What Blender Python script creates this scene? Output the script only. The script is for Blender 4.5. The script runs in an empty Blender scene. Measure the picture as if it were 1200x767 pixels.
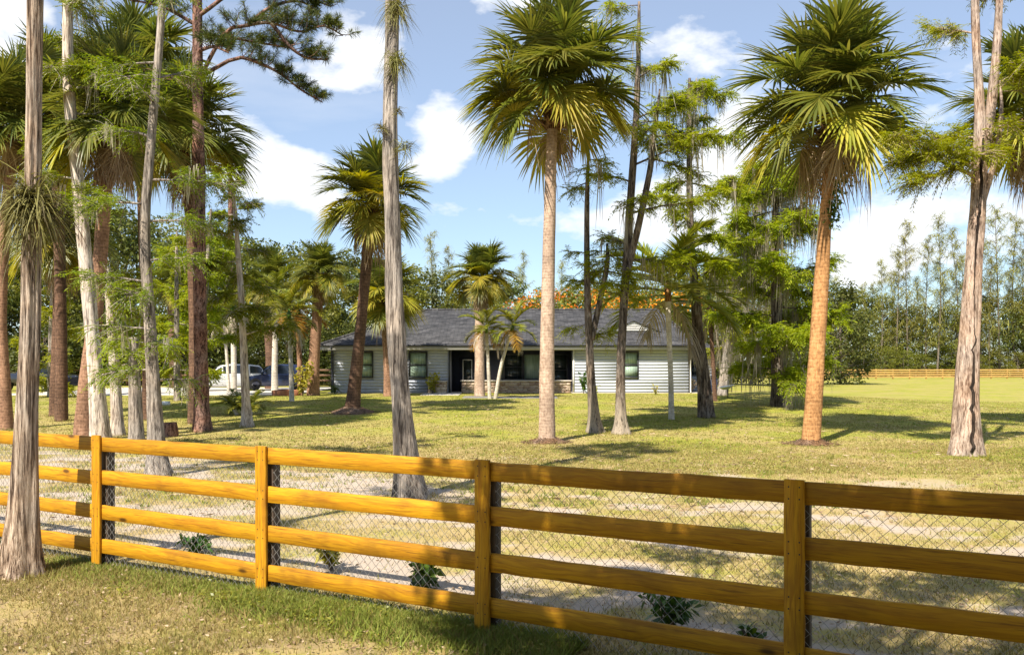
import bpy, math, random
import numpy as np
from mathutils import Vector, Matrix

# ------------------------------------------------------------------ camera, sky, sun, exposure
W0, H0, F0 = 1200.0, 767.0, 1000.0       # photograph size and focal length in its pixels
HOR = 427.0                              # horizon row in the photograph
CAMH = 2.18
scene = bpy.context.scene
cam_data = bpy.data.cameras.new('camera')
cam = bpy.data.objects.new('camera', cam_data)
scene.collection.objects.link(cam)
cam.location = (0, 0, CAMH)
cam.rotation_euler = (math.radians(90), 0, 0)
cam_data.sensor_width = 36.0
cam_data.lens = 36.0 * F0 / W0
cam_data.shift_y = (HOR - H0 / 2) / W0
cam_data.clip_start = 0.1
cam_data.clip_end = 4000
scene.camera = cam

SUN_DIR = Vector((0.50, 0.866, -1.16)).normalized()      # the way the light travels
world = bpy.data.worlds.new('World')
scene.world = world
world.use_nodes = True
wn, wl = world.node_tree.nodes, world.node_tree.links
wn.clear()
w_out = wn.new('ShaderNodeOutputWorld')
w_bg = wn.new('ShaderNodeBackground')
w_sky = wn.new('ShaderNodeTexSky')
w_sky.sky_type = 'NISHITA'
w_sky.sun_disc = False
w_sky.sun_elevation = math.asin(-SUN_DIR.z)
w_sky.sun_rotation = math.atan2(-SUN_DIR.x, -SUN_DIR.y) % (2 * math.pi)
w_sky.air_density = 1.0
w_sky.dust_density = 0.35
w_sky.ozone_density = 1.6
w_bg.inputs['Strength'].default_value = 0.080


def build_sky():
    def math_n(op, a=None, b=None, c=None, clamp=False):
        n = wn.new('ShaderNodeMath'); n.operation = op; n.use_clamp = clamp
        for i, v in enumerate((a, b, c)):
            if v is None: continue
            if isinstance(v, (int, float)): n.inputs[i].default_value = v
            else: wl.new(v, n.inputs[i])
        return n.outputs[0]
    tc = wn.new('ShaderNodeTexCoord')
    sep = wn.new('ShaderNodeSeparateXYZ'); wl.new(tc.outputs['Generated'], sep.inputs[0])
    # azimuth and elevation of the view direction
    az = math_n('ARCTAN2', sep.outputs['X'], sep.outputs['Y'])
    el = math_n('ARCSINE', sep.outputs['Z'])
    comb = wn.new('ShaderNodeCombineXYZ'); wl.new(az, comb.inputs[0]); wl.new(el, comb.inputs[1])
    n1 = wn.new('ShaderNodeTexNoise'); n1.inputs['Scale'].default_value = 5.2
    n1.inputs['Detail'].default_value = 9; n1.inputs['Roughness'].default_value = 0.56
    mp = wn.new('ShaderNodeMapping'); mp.inputs['Scale'].default_value = (1.0, 1.9, 1.0); mp.inputs['Location'].default_value = (3.1, 0.7, 2.0)
    wl.new(comb.outputs[0], mp.inputs[0]); wl.new(mp.outputs[0], n1.inputs['Vector'])
    dens = math_n('MULTIPLY_ADD', n1.outputs[0], 3.0, -1.42)
    # cumulus heads where the photograph has them (azimuth, elevation, width, height, weight)
    heads = [(-0.08, .255, .055, .065, 1.0), (-.26, .22, .09, .05, .8), (-.275, .335, .10, .06, .8), (.50, .17, .10, .07, .9), (.40, .125, .06, .05, .8), (-.17, .36, .05, .06, .6), (.02, .165, .10, .03, .35),
             (.20, .20, .10, .05, .75), (.27, .27, .05, .05, .55), (-.50, .34, .10, .09, .5), (.62, .28, .06, .05, .5), (-.9, .25, .2, .1, .8), (.95, .22, .2, .1, .8)]
    for (a0, e0, sw, sh, wt) in heads:
        da = math_n('DIVIDE', math_n('SUBTRACT', az, a0), sw)
        de = math_n('DIVIDE', math_n('SUBTRACT', el, e0), sh)
        d2 = math_n('ADD', math_n('MULTIPLY', da, da), math_n('MULTIPLY', de, de))
        g = math_n('EXPONENT', math_n('MULTIPLY', d2, -1.0))
        dens = math_n('MULTIPLY_ADD', g, wt * 1.0, dens)
    # thin high veil
    n2 = wn.new('ShaderNodeTexNoise'); n2.inputs['Scale'].default_value = 2.0; n2.inputs['Detail'].default_value = 6
    mp2 = wn.new('ShaderNodeMapping'); mp2.inputs['Scale'].default_value = (1.0, 4.5, 1.0); mp2.inputs['Rotation'].default_value = (0, 0, 0.25)
    wl.new(comb.outputs[0], mp2.inputs[0]); wl.new(mp2.outputs[0], n2.inputs['Vector'])
    veil = math_n('MULTIPLY', math_n('SUBTRACT', n2.outputs[0], 0.38, clamp=True), 1.3, clamp=True)
    cov = wn.new('ShaderNodeMapRange'); cov.interpolation_type = 'SMOOTHSTEP'
    cov.inputs['From Min'].default_value = 0.22; cov.inputs['From Max'].default_value = 0.72
    wl.new(dens, cov.inputs['Value'])
    cover = math_n('MAXIMUM', math_n('MULTIPLY', cov.outputs[0], 0.95), veil, clamp=True)
    up = math_n('GREATER_THAN', sep.outputs['Z'], 0.0)
    cover = math_n('MAXIMUM', cover, 0.24)
    cover = math_n('MULTIPLY', cover, up)
    mix = wn.new('ShaderNodeMix'); mix.data_type = 'RGBA'
    wl.new(cover, mix.inputs['Factor'])
    hs = wn.new('ShaderNodeHueSaturation'); wl.new(w_sky.outputs[0], hs.inputs['Color']); hs.inputs['Saturation'].default_value = 1.0
    tint = wn.new('ShaderNodeMix'); tint.data_type = 'RGBA'; tint.blend_type = 'MULTIPLY'; tint.inputs['Factor'].default_value = 1.0
    wl.new(hs.outputs[0], tint.inputs['A']); tint.inputs['B'].default_value = (0.80, 0.96, 1.09, 1)
    wl.new(tint.outputs['Result'], mix.inputs['A'])
    mix.inputs['B'].default_value = (7.3, 7.4, 7.55, 1)
    wl.new(mix.outputs['Result'], w_bg.inputs['Color'])
    wl.new(w_bg.outputs[0], w_out.inputs[0])


build_sky()

sun_data = bpy.data.lights.new('sun', 'SUN')
sun_data.energy = 5.0
sun_data.angle = math.radians(0.55)
sun_data.color = (1.0, 0.91, 0.76)
sun = bpy.data.objects.new('sun', sun_data)
scene.collection.objects.link(sun)
sun.rotation_euler = SUN_DIR.to_track_quat('-Z', 'Y').to_euler()
sun.location = (-20, -30, 50)

vs = scene.view_settings
vs.view_transform = 'Standard'
vs.look = 'None'
vs.gamma = 1.0
vs.exposure = 0.98
vs.use_curve_mapping = False
scene.cycles.max_bounces = 6
scene.cycles.diffuse_bounces = 3
scene.cycles.transmission_bounces = 4
scene.cycles.use_denoising = True

# ------------------------------------------------------------------ helpers
COL = scene.collection
TAU = 2 * math.pi


def ss(a, b, x):
    t = np.clip((np.asarray(x, float) - a) / (b - a), 0, 1)
    return t * t * (3 - 2 * t)


def vnoise(x, y, seed=0):
    x = np.asarray(x, float); y = np.asarray(y, float)
    xi = np.floor(x).astype(np.int64); yi = np.floor(y).astype(np.int64)
    xf = x - xi; yf = y - yi
    def h(i, j):
        n = (i * 374761393 + j * 668265263 + seed * 1442695041) & 0xffffffff
        n = ((n ^ (n >> 13)) * 1274126177) & 0xffffffff
        return ((n ^ (n >> 16)) & 0xffff) / 65535.0
    u = xf * xf * (3 - 2 * xf); v = yf * yf * (3 - 2 * yf)
    return (h(xi, yi) * (1 - u) + h(xi + 1, yi) * u) * (1 - v) + (h(xi, yi + 1) * (1 - u) + h(xi + 1, yi + 1) * u) * v


def fbm(x, y, seed=0, oct=4):
    s = 0; a = 0.5
    for k in range(oct):
        s = s + a * vnoise(np.asarray(x) * 2 ** k, np.asarray(y) * 2 ** k, seed + k * 17)
        a *= 0.5
    return s


# shared fence frame (needed by the ground colours too)
FP = np.array([-0.222, 6.93])             # post at pixel 568
FU = np.array([2.133, -1.177]); FL = float(np.linalg.norm(FU)); FU = FU / FL
FN = np.array([-FU[1], FU[0]])            # away from the camera




def gz(x, y):
    x = np.asarray(x, float); y = np.asarray(y, float)
    z = 0.42 * ss(22, 46, y) * (1 - ss(15, 28, x)) + 0.12 * ss(20, 120, y)
    z = z + 0.035 * (fbm(x * 0.9, y * 0.9, 5, 3) - 0.45) * ss(4, 9, y)
    return z


def sand_mask(X, Y):
    """where bare sand lies: streaks along the back of the fence, a few spots elsewhere"""
    s = (X - FP[0]) * FN[0] + (Y - FP[1]) * FN[1]; a = (X - FP[0]) * FU[0] + (Y - FP[1]) * FU[1]
    f = fbm(a * .42, s * 1.15, 14, 4) / .94
    f2 = fbm(X * .7, Y * .7, 44, 4) / .94
    m = ss(.28, .58, f + .16 * (fbm(X * 3.1, Y * 3.1, 71, 3) / .875 - .5)) * ss(.1, .9, s) * (1 - ss(6.5, 9.5, s))
    m2 = ss(.60, .78, f2) * (1 - ss(10, 16, s)) * .7
    mott = .30 + .70 * ss(.32, .58, fbm(X * 1.5, Y * 2.3, 91, 4) / .94)
    return np.clip(np.maximum(m * mott, m2), 0, 1)


def gz1(x, y):
    return float(gz(np.array([x]), np.array([y]))[0])


def G(px, py):
    """world point of the ground seen at a pixel of the photograph"""
    d = 1000 * CAMH / (py - HOR)
    for _ in range(12):
        x = (px - 600) / F0 * d
        d = F0 * (CAMH - gz1(x, d)) / (py - HOR)
    x = (px - 600) / F0 * d
    return np.array([x, d, gz1(x, d)])


def P(px, py, d):
    return np.array([(px - 600) / F0 * d, d, CAMH - (py - HOR) / F0 * d])


class MB:
    """collects geometry for one mesh object"""
    def __init__(self):
        self.v = []; self.f = []; self.m = []; self.n = 0

    def add(self, V, F, mi=0):
        V = np.asarray(V, float).reshape(-1, 3)
        F = np.asarray(F, np.int64)
        self.v.append(V); self.f.append(F + self.n); self.m.append(np.full(len(F), mi, np.int32)); self.n += len(V)

    def box(self, x0, x1, y0, y1, z0, z1, mi=0):
        V = [(x0, y0, z0), (x1, y0, z0), (x1, y1, z0), (x0, y1, z0), (x0, y0, z1), (x1, y0, z1), (x1, y1, z1), (x0, y1, z1)]
        self.add(V, [(0, 3, 2, 1), (4, 5, 6, 7), (0, 1, 5, 4), (1, 2, 6, 5), (2, 3, 7, 6), (3, 0, 4, 7)], mi)

    def cbox(self, x0, x1, y0, y1, z0, z1, c=0.004, mi=0):
        """box with chamfered long edges in the x direction and eased ends"""
        prof = [(y0 + c, z0), (y1 - c, z0), (y1, z0 + c), (y1, z1 - c), (y1 - c, z1), (y0 + c, z1), (y0, z1 - c), (y0, z0 + c)]
        V = [(x0, a, b) for a, b in prof] + [(x1, a, b) for a, b in prof]
        F4 = [(i, (i + 1) % 8, 8 + (i + 1) % 8, 8 + i) for i in range(8)]
        self.add(V, F4, mi)
        cy, cz = (y0 + y1) / 2, (z0 + z1) / 2
        V2 = [(x0, a, b) for a, b in prof] + [(x0, cy, cz)]
        self.add(V2, [(i, 8, (i + 1) % 8) for i in range(8)], mi)
        V3 = [(x1, a, b) for a, b in prof] + [(x1, cy, cz)]
        self.add(V3, [((i + 1) % 8, 8, i) for i in range(8)], mi)

    def tube(self, pts, rad, seg=8, mi=0, cap=True, shape=None):
        pts = np.asarray(pts, float); n = len(pts)
        rad = np.broadcast_to(np.asarray(rad, float), (n,))
        T = np.gradient(pts, axis=0); T /= np.linalg.norm(T, axis=1)[:, None] + 1e-9
        a = np.array([1.0, 0, 0]) if abs(T[0][0]) < 0.8 else np.array([0, 1.0, 0])
        u = a - T[0] * a.dot(T[0]); u /= np.linalg.norm(u)
        th = np.arange(seg) * TAU / seg
        V = []
        for i in range(n):
            u = u - T[i] * u.dot(T[i]); u /= np.linalg.norm(u) + 1e-9
            w = np.cross(T[i], u)
            r = rad[i] if shape is None else rad[i] * shape[i]
            V.append(pts[i] + (np.cos(th) * r)[:, None] * u + (np.sin(th) * r)[:, None] * w)
        V = np.concatenate(V)
        i = np.arange(n - 1)[:, None]; j = np.arange(seg)[None, :]; k = (j + 1) % seg
        Fq = np.stack([i * seg + j, i * seg + k, (i + 1) * seg + k, (i + 1) * seg + j], -1).reshape(-1, 4)
        self.add(V, Fq, mi)
        if cap:
            base = self.n - n * seg
            c0 = self.n; self.v.append(np.array([pts[0], pts[-1]])); self.n += 2
            t0 = np.array([(base + (q + 1) % seg, base + q, c0) for q in range(seg)])
            o = base + (n - 1) * seg
            t1 = np.array([(o + q, o + (q + 1) % seg, c0 + 1) for q in range(seg)])
            self.f += [t0, t1]; self.m += [np.full(seg, mi, np.int32)] * 2

    def mesh(self, name, mats, smooth=False):
        me = bpy.data.meshes.new(name)
        V = np.concatenate(self.v)
        me.vertices.add(len(V)); me.vertices.foreach_set('co', V.astype(np.float32).ravel())
        loops = np.concatenate([f.ravel() for f in self.f]).astype(np.int32)
        sizes = np.concatenate([np.full(len(f), f.shape[1], np.int32) for f in self.f])
        starts = np.concatenate([[0], np.cumsum(sizes)[:-1]]).astype(np.int32)
        me.loops.add(len(loops)); me.loops.foreach_set('vertex_index', loops)
        me.polygons.add(len(sizes)); me.polygons.foreach_set('loop_start', starts)
        me.polygons.foreach_set('material_index', np.concatenate(self.m))
        if smooth: me.polygons.foreach_set('use_smooth', np.ones(len(sizes), bool))
        for m in (mats if isinstance(mats, (list, tuple)) else [mats]): me.materials.append(m)
        me.update(calc_edges=True)
        return me

    def build(self, name, mats, parent=None, smooth=False, world_coords=False, kind=None):
        if world_coords and parent is not None:
            off = np.array(parent.location)
            if parent.parent is not None: off = off + np.array(parent.parent.location)
            self.v = [v - off for v in self.v]
        return link(name, self.mesh(name, mats, smooth), parent, kind)


def link(name, data, parent=None, kind=None, loc=None, rot=None, scale=None):
    o = bpy.data.objects.new(name, data)
    COL.objects.link(o)
    if parent is not None: o.parent = parent
    if kind: o['kind'] = kind
    if loc is not None: o.location = loc
    if rot is not None: o.rotation_euler = rot
    if scale is not None: o.scale = (scale,) * 3 if isinstance(scale, (int, float)) else scale
    return o


def tag(o, label, cat, group=None):
    o['label'] = label; o['category'] = cat
    if group: o['group'] = group
    return o


def thing(name, label, cat, loc=(0, 0, 0), rz=0, group=None):
    o = bpy.data.objects.new(name, None); COL.objects.link(o)
    o.empty_display_size = 0.2
    o.location = tuple(float(c) for c in loc); o.rotation_euler = (0, 0, rz)
    return tag(o, label, cat, group)


def structure(o):
    o['kind'] = 'structure'; return o


def copy_tree(o, parent=None):
    c = o.copy(); COL.objects.link(c); c.parent = parent
    for ch in o.children: copy_tree(ch, c)
    return c


# ------------------------------------------------------------------ materials
class NT:
    def __init__(self, name):
        self.mat = bpy.data.materials.new(name); self.mat.use_nodes = True
        self.t = self.mat.node_tree; self.n = self.t.nodes; self.l = self.t.links
        self.n.clear()
        self.out = self.n.new('ShaderNodeOutputMaterial')

    def new(self, typ, **kw):
        n = self.n.new('ShaderNode' + typ)
        for k, v in kw.items(): setattr(n, k, v)
        return n

    def set(self, sock, v):
        if hasattr(v, 'is_output'): self.l.new(v, sock)
        else: sock.default_value = v

    def coord(self, which='Object'):
        return self.new('TexCoord').outputs[which]

    def pos(self):
        return self.new('NewGeometry').outputs['Position']

    def mapping(self, vec, scale=(1, 1, 1), loc=(0, 0, 0), rot=(0, 0, 0)):
        m = self.new('Mapping'); self.l.new(vec, m.inputs[0])
        m.inputs['Scale'].default_value = scale
        self.set(m.inputs['Location'], loc)
        m.inputs['Rotation'].default_value = rot
        return m.outputs[0]

    def noise(self, vec, scale=5, detail=5, rough=0.55, dist=0.0):
        n = self.new('TexNoise'); self.l.new(vec, n.inputs['Vector'])
        n.inputs['Scale'].default_value = scale; n.inputs['Detail'].default_value = detail
        n.inputs['Roughness'].default_value = rough; n.inputs['Distortion'].default_value = dist
        return n.outputs[0]

    def ramp(self, fac, stops, interp='LINEAR'):
        r = self.new('ValToRGB'); self.l.new(fac, r.inputs[0]); r.color_ramp.interpolation = interp
        e = r.color_ramp.elements
        while len(e) < len(stops): e.new(0.5)
        for el, (p, c) in zip(e, stops): el.position = p; el.color = (*c, 1) if len(c) == 3 else c
        return r.outputs[0]

    def math(self, op, a, b=0.5, clamp=False):
        m = self.new('Math', operation=op, use_clamp=clamp)
        self.set(m.inputs[0], a); self.set(m.inputs[1], b); return m.outputs[0]

    def remap(self, v, a, b, c=0.0, d=1.0):
        m = self.new('MapRange', interpolation_type='SMOOTHSTEP')
        self.l.new(v, m.inputs[0])
        for i, q in enumerate((a, b, c, d)): m.inputs[i + 1].default_value = q
        return m.outputs[0]

    def mix(self, fac, a, b, blend='MIX'):
        m = self.new('Mix', data_type='RGBA', blend_type=blend)
        self.set(m.inputs['Factor'], fac)
        self.set(m.inputs['A'], a if hasattr(a, 'is_output') else (*a, 1))
        self.set(m.inputs['B'], b if hasattr(b, 'is_output') else (*b, 1))
        return m.outputs['Result']

    def bump(self, h, strength=0.4, dist=0.02):
        b = self.new('Bump'); self.l.new(h, b.inputs['Height'])
        b.inputs['Strength'].default_value = strength; b.inputs['Distance'].default_value = dist
        return b.outputs[0]

    def hsv(self, col, h=0.5, s=1.0, v=1.0):
        n = self.new('HueSaturation'); self.l.new(col, n.inputs['Color'])
        self.set(n.inputs['Hue'], h); self.set(n.inputs['Saturation'], s); self.set(n.inputs['Value'], v)
        return n.outputs[0]

    def principled(self, color, rough=0.8, normal=None, metal=0.0, spec=0.5, coat=0.0):
        p = self.new('BsdfPrincipled')
        self.set(p.inputs['Base Color'], color if hasattr(color, 'is_output') else (*color, 1))
        self.set(p.inputs['Roughness'], rough); p.inputs['Metallic'].default_value = metal
        p.inputs['Specular IOR Level'].default_value = spec
        p.inputs['Coat Weight'].default_value = coat
        if normal is not None: self.l.new(normal, p.inputs['Normal'])
        return p.outputs[0]

    def done(self, shader):
        self.l.new(shader, self.out.inputs['Surface']); return self.mat


def m_plain(name, c, rough=0.7, metal=0.0, var=0.12, scale=6.0, spec=0.4, coat=0.0, bump=0.0):
    t = NT(name)
    n = t.noise(t.coord(), scale, 5)
    col = t.hsv(t.mix(0.0, c, c), 0.5, 1.0, t.remap(n, 0.25, 0.75, 1 - var, 1 + var))
    nm = t.bump(n, bump, 0.01) if bump else None
    return t.done(t.principled(col, rough, nm, metal, spec, coat))


def m_leaf(name, cols, trans=0.35, rough=0.55, island=True, spec=0.35, obj_var=0.12):
    """foliage: colour differs from leaf to leaf and from plant to plant"""
    t = NT(name)
    g = t.new('NewGeometry')
    rnd = g.outputs['Random Per Island'] if island else t.noise(t.coord(), 9.0, 3)
    patch = t.noise(t.coord(), 1.1, 3)
    f = t.math('ADD', t.math('MULTIPLY', rnd, 0.6), t.math('MULTIPLY', patch, 0.45), clamp=True)
    n = len(cols)
    col = t.ramp(f, [((i + 0.35) / n, c) for i, c in enumerate(cols)])
    oi = t.new('ObjectInfo')
    val = t.math('ADD', t.math('MULTIPLY', oi.outputs['Random'], 2 * obj_var), 1 - obj_var)
    hue = t.math('ADD', t.math('MULTIPLY', oi.outputs['Random'], 0.03), 0.485)
    col = t.hsv(col, hue, 1.0, val)
    p = t.principled(col, rough, None, 0, spec)
    tr = t.new('BsdfTranslucent'); t.l.new(t.hsv(col, 0.49, 1.1, 1.25), tr.inputs['Color'])
    mx = t.new('MixShader'); mx.inputs[0].default_value = trans
    t.l.new(p, mx.inputs[1]); t.l.new(tr.outputs[0], mx.inputs[2])
    return t.done(mx.outputs[0])


def m_bark(name, cols, scale=14.0, stretch=0.12, bump=0.9, bdist=0.03, lichen=None, foot=None):
    t = NT(name)
    oi = t.new('ObjectInfo')
    off = t.new('CombineXYZ'); t.l.new(t.math('MULTIPLY', oi.outputs['Random'], 37.0), off.inputs[2])
    add = t.new('VectorMath', operation='ADD'); t.l.new(t.coord(), add.inputs[0]); t.l.new(off.outputs[0], add.inputs[1])
    v = add.outputs[0]
    fi = t.math('ADD', t.math('MULTIPLY', t.noise(t.mapping(v, (1, 1, stretch)), scale, 6, 0.6, 0.5), 0.55), t.math('MULTIPLY', t.noise(t.mapping(v, (1, 1, stretch * 1.6)), scale * 2.7, 5, 0.6, 0.3), 0.45))
    big = t.noise(v, 1.6, 4)
    patch = t.noise(t.mapping(v, (1, 1, 0.4)), 5.0, 5)
    h = t.remap(fi, 0.37, 0.62)
    n = len(cols)
    col = t.ramp(h, [(i / (n - 1) * 0.9 + 0.05, c) for i, c in enumerate(cols)])
    col = t.hsv(col, 0.5, t.remap(big, 0.3, 0.7, 0.8, 1.2), t.remap(patch, 0.3, 0.7, 0.72, 1.2))
    if lichen: col = t.mix(t.math('MULTIPLY', t.remap(patch, 0.56, 0.68), 0.7), col, lichen)
    if foot:
        sp = t.new('SeparateXYZ'); t.l.new(t.coord(), sp.inputs[0])
        lo = t.math('SUBTRACT', 1.0, t.remap(t.math('ADD', sp.outputs[2], t.math('MULTIPLY', patch, 1.2)), 0.9, 2.2))
        col = t.mix(t.math('MULTIPLY', lo, t.remap(fi, 0.36, 0.52)), col, foot)
    return t.done(t.principled(col, 0.92, t.bump(fi, bump, bdist), 0, 0.15))


def m_palm_trunk(name, cols, freq=9.0):
    t = NT(name)
    v = t.coord()
    wv = t.new('TexWave', wave_type='BANDS', bands_direction='Z', wave_profile='SAW')
    t.l.new(v, wv.inputs['Vector'])
    wv.inputs['Scale'].default_value = freq / 3.0; wv.inputs['Distortion'].default_value = 2.2
    wv.inputs['Detail'].default_value = 3; wv.inputs['Detail Scale'].default_value = 1.6
    fi = t.noise(t.mapping(v, (1, 1, 0.35)), 22, 7, 0.65)
    ring = t.noise(t.mapping(v, (1, 1, 2.8)), 7, 5, 0.6)
    big = t.noise(v, 1.3, 3)
    h = t.math('ADD', t.math('MULTIPLY', wv.outputs['Fac'], 0.07), t.math('ADD', t.math('MULTIPLY', fi, 0.45), t.math('ADD', t.math('MULTIPLY', ring, 0.24), t.math('MULTIPLY', t.noise(v, 9, 6, 0.6), 0.24))))
    n = len(cols)
    col = t.ramp(t.remap(h, 0.26, 0.78), [(i / (n - 1) * 0.9 + 0.05, c) for i, c in enumerate(cols)])
    col = t.hsv(col, 0.5, 1.0, t.remap(big, 0.3, 0.7, 0.78, 1.2))
    return t.done(t.principled(col, 0.9, t.bump(h, 0.8, 0.03), 0, 0.2))


def lawn_nodes(t):
    """base colour of the ground cover from its place: turf, dry thatch, bare sand along the fence"""
    pos = t.pos()
    sep = t.new('SeparateXYZ'); t.l.new(pos, sep.inputs[0])
    dx = t.math('SUBTRACT', sep.outputs[0], float(FP[0])); dy = t.math('SUBTRACT', sep.outputs[1], float(FP[1]))
    s = t.math('ADD', t.math('MULTIPLY', dx, float(FN[0])), t.math('MULTIPLY', dy, float(FN[1])))
    along = t.math('ADD', t.math('MULTIPLY', dx, float(FU[0])), t.math('MULTIPLY', dy, float(FU[1])))
    fv = t.new('CombineXYZ'); t.l.new(t.math('MULTIPLY', along, 0.35), fv.inputs[0]); t.l.new(s, fv.inputs[1])
    nb = t.noise(pos, 0.33, 4); nm = t.noise(pos, 1.7, 5, 0.6); nf = t.noise(pos, 14, 5, 0.65)
    ns = t.noise(fv.outputs[0], 0.9, 5, 0.6)
    turf = t.mix(t.remap(nm, 0.3, 0.7), (0.315, 0.305, 0.045), (0.19, 0.225, 0.028))
    dry = t.mix(t.remap(nf, 0.3, 0.7), (0.46, 0.355, 0.165), (0.32, 0.24, 0.11))
    far = t.remap(sep.outputs[1], 17.0, 34.0)
    dryf = t.math('ADD', t.remap(nb, 0.38, 0.62, 0.1, 1.0), t.math('MULTIPLY', t.remap(nm, 0.45, 0.7), 0.35), clamp=True)
    dryf = t.math('MULTIPLY', dryf, t.math('SUBTRACT', 1.0, t.math('MULTIPLY', far, 0.5)))
    mid = t.math('MULTIPLY', t.remap(s, 4.5, 8.0), t.math('SUBTRACT', 1.0, t.remap(s, 13.0, 19.0)))
    dryf = t.math('MAXIMUM', dryf, t.math('MULTIPLY', mid, t.remap(nm, 0.25, 0.6, 0.25, 0.8)), clamp=True)
    near = t.math('SUBTRACT', 1.0, t.remap(s, 6.0, 11.0))
    dryf = t.math('MAXIMUM', dryf, t.math('MULTIPLY', near, t.remap(nm, 0.34, 0.58, 0.25, 0.95)), clamp=True)
    col = t.mix(dryf, turf, dry)
    return pos, s, along, nb, nm, nf, ns, col


def m_ground():
    t = NT('lawn_and_sand')
    pos, s, along, nb, nm, nf, ns, col = lawn_nodes(t)
    sand = t.mix(t.remap(nf, 0.3, 0.7), (0.52, 0.45, 0.385), (0.34, 0.275, 0.215))
    soil = t.mix(t.remap(nf, 0.3, 0.7), (0.15, 0.11, 0.075), (0.24, 0.18, 0.12))
    at = t.new('Attribute', attribute_name='sand')
    sandf = t.remap(t.math('ADD', at.outputs['Fac'], t.math('MULTIPLY', t.math('SUBTRACT', nf, 0.5), 1.3)), 0.22, 0.95)
    verge = t.math('MULTIPLY', t.math('SUBTRACT', 1.0, t.remap(s, -0.8, 0.6)), 0.55)
    soilf = t.math('MULTIPLY', t.remap(t.noise(pos, 2.6, 5, 0.65), 0.40, 0.60), verge)
    c = t.mix(soilf, col, soil)
    c = t.mix(sandf, c, sand)
    c = t.hsv(c, 0.5, 1.0, t.remap(nf, 0.25, 0.75, 0.78, 1.15))
    fine = t.noise(pos, 60, 4, 0.7)
    h = t.math('ADD', t.math('MULTIPLY', nf, 0.6), t.math('MULTIPLY', fine, 0.4))
    return t.done(t.principled(c, 0.95, t.bump(h, 0.7, 0.03), 0, 0.1))


def m_grass(name, lush=0.0):
    t = NT(name)
    pos, s, along, nb, nm, nf, ns, col = lawn_nodes(t)
    rnd = t.new('NewGeometry').outputs['Random Per Island']
    dead = t.mix(rnd, (0.40, 0.31, 0.11), (0.28, 0.21, 0.08))
    green = t.mix(rnd, (0.12, 0.20, 0.022), (0.25, 0.29, 0.038))
    c = t.mix(t.remap(rnd, 0.62 + 0.3 * lush, 0.66 + 0.3 * lush), t.mix(0.35 + 0.6 * lush, col, green), dead)
    p = t.principled(c, 0.7, None, 0, 0.2)
    tr = t.new('BsdfTranslucent'); t.l.new(c, tr.inputs['Color'])
    mx = t.new('MixShader'); mx.inputs[0].default_value = 0.3
    t.l.new(p, mx.inputs[1]); t.l.new(tr.outputs[0], mx.inputs[2])
    return t.done(mx.outputs[0])


def m_fence_wood(name, a, b, dark):
    t = NT(name)
    oi = t.new('ObjectInfo')
    off = t.new('CombineXYZ'); t.l.new(t.math('MULTIPLY', oi.outputs['Random'], 53.0), off.inputs[0]); t.l.new(t.math('MULTIPLY', oi.outputs['Random'], 11.0), off.inputs[2])
    add = t.new('VectorMath', operation='ADD'); t.l.new(t.coord(), add.inputs[0]); t.l.new(off.outputs[0], add.inputs[1])
    v = add.outputs[0]
    warp = t.noise(t.mapping(v, (0.8, 1, 3)), 1.3, 3)
    wv = t.new('CombineXYZ'); t.l.new(t.math('MULTIPLY', warp, 0.22), wv.inputs[2])
    add2 = t.new('VectorMath', operation='ADD'); t.l.new(v, add2.inputs[0]); t.l.new(wv.outputs[0], add2.inputs[1])
    grain = t.noise(t.mapping(add2.outputs[0], (0.7, 8, 18)), 3.0, 7, 0.6)
    fine = t.noise(t.mapping(v, (0.8, 12, 17)), 4.0, 6, 0.65)
    vor = t.new('TexVoronoi', feature='F1'); t.l.new(t.mapping(v, (1.5, 0.02, 4.2)), vor.inputs['Vector']); vor.inputs['Scale'].default_value = 1.0
    knot = t.math('SUBTRACT', 1.0, t.remap(vor.outputs['Distance'], 0.045, 0.13))
    stain = t.noise(t.mapping(v, (1, 1, 1.5)), 1.8, 4)
    col = t.mix(t.remap(grain, 0.30, 0.70), a, b)
    col = t.mix(t.math('MULTIPLY', t.remap(fine, 0.50, 0.70), 0.7), col, dark)
    col = t.mix(t.math('MULTIPLY', t.remap(stain, 0.50, 0.70), 0.5), col, dark)
    col = t.mix(t.math('MULTIPLY', knot, 0.85), col, (dark[0] * 0.3, dark[1] * 0.28, dark[2] * 0.3))
    col = t.hsv(col, 0.5, 1.0, t.math('ADD', t.math('MULTIPLY', oi.outputs['Random'], 0.3), 0.82))
    h = t.math('ADD', t.math('MULTIPLY', grain, 0.6), t.math('MULTIPLY', fine, 0.4))
    return t.done(t.principled(col, 0.62, t.bump(h, 0.35, 0.01), 0, 0.3))


def m_shingles():
    t = NT('asphalt_shingles')
    v = t.coord()
    br = t.new('TexBrick'); t.l.new(v, br.inputs['Vector'])
    br.inputs['Scale'].default_value = 1.0; br.inputs['Brick Width'].default_value = 0.45; br.inputs['Row Height'].default_value = 0.17
    br.inputs['Mortar Size'].default_value = 0.012; br.inputs['Color1'].default_value = (0.046, 0.047, 0.052, 1)
    br.inputs['Color2'].default_value = (0.105, 0.104, 0.110, 1); br.inputs['Mortar'].default_value = (0.02, 0.02, 0.022, 1)
    n = t.noise(v, 2.2, 6, 0.65); n2 = t.noise(v, 40, 3)
    col = t.hsv(br.outputs['Color'], 0.5, 1.0, t.remap(n, 0.25, 0.75, 0.5, 1.15))
    h = t.math('ADD', t.math('MULTIPLY', br.outputs['Fac'], -0.6), t.math('MULTIPLY', n2, 0.3))
    return t.done(t.principled(col, 0.88, t.bump(h, 0.6, 0.02), 0, 0.2))


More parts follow.
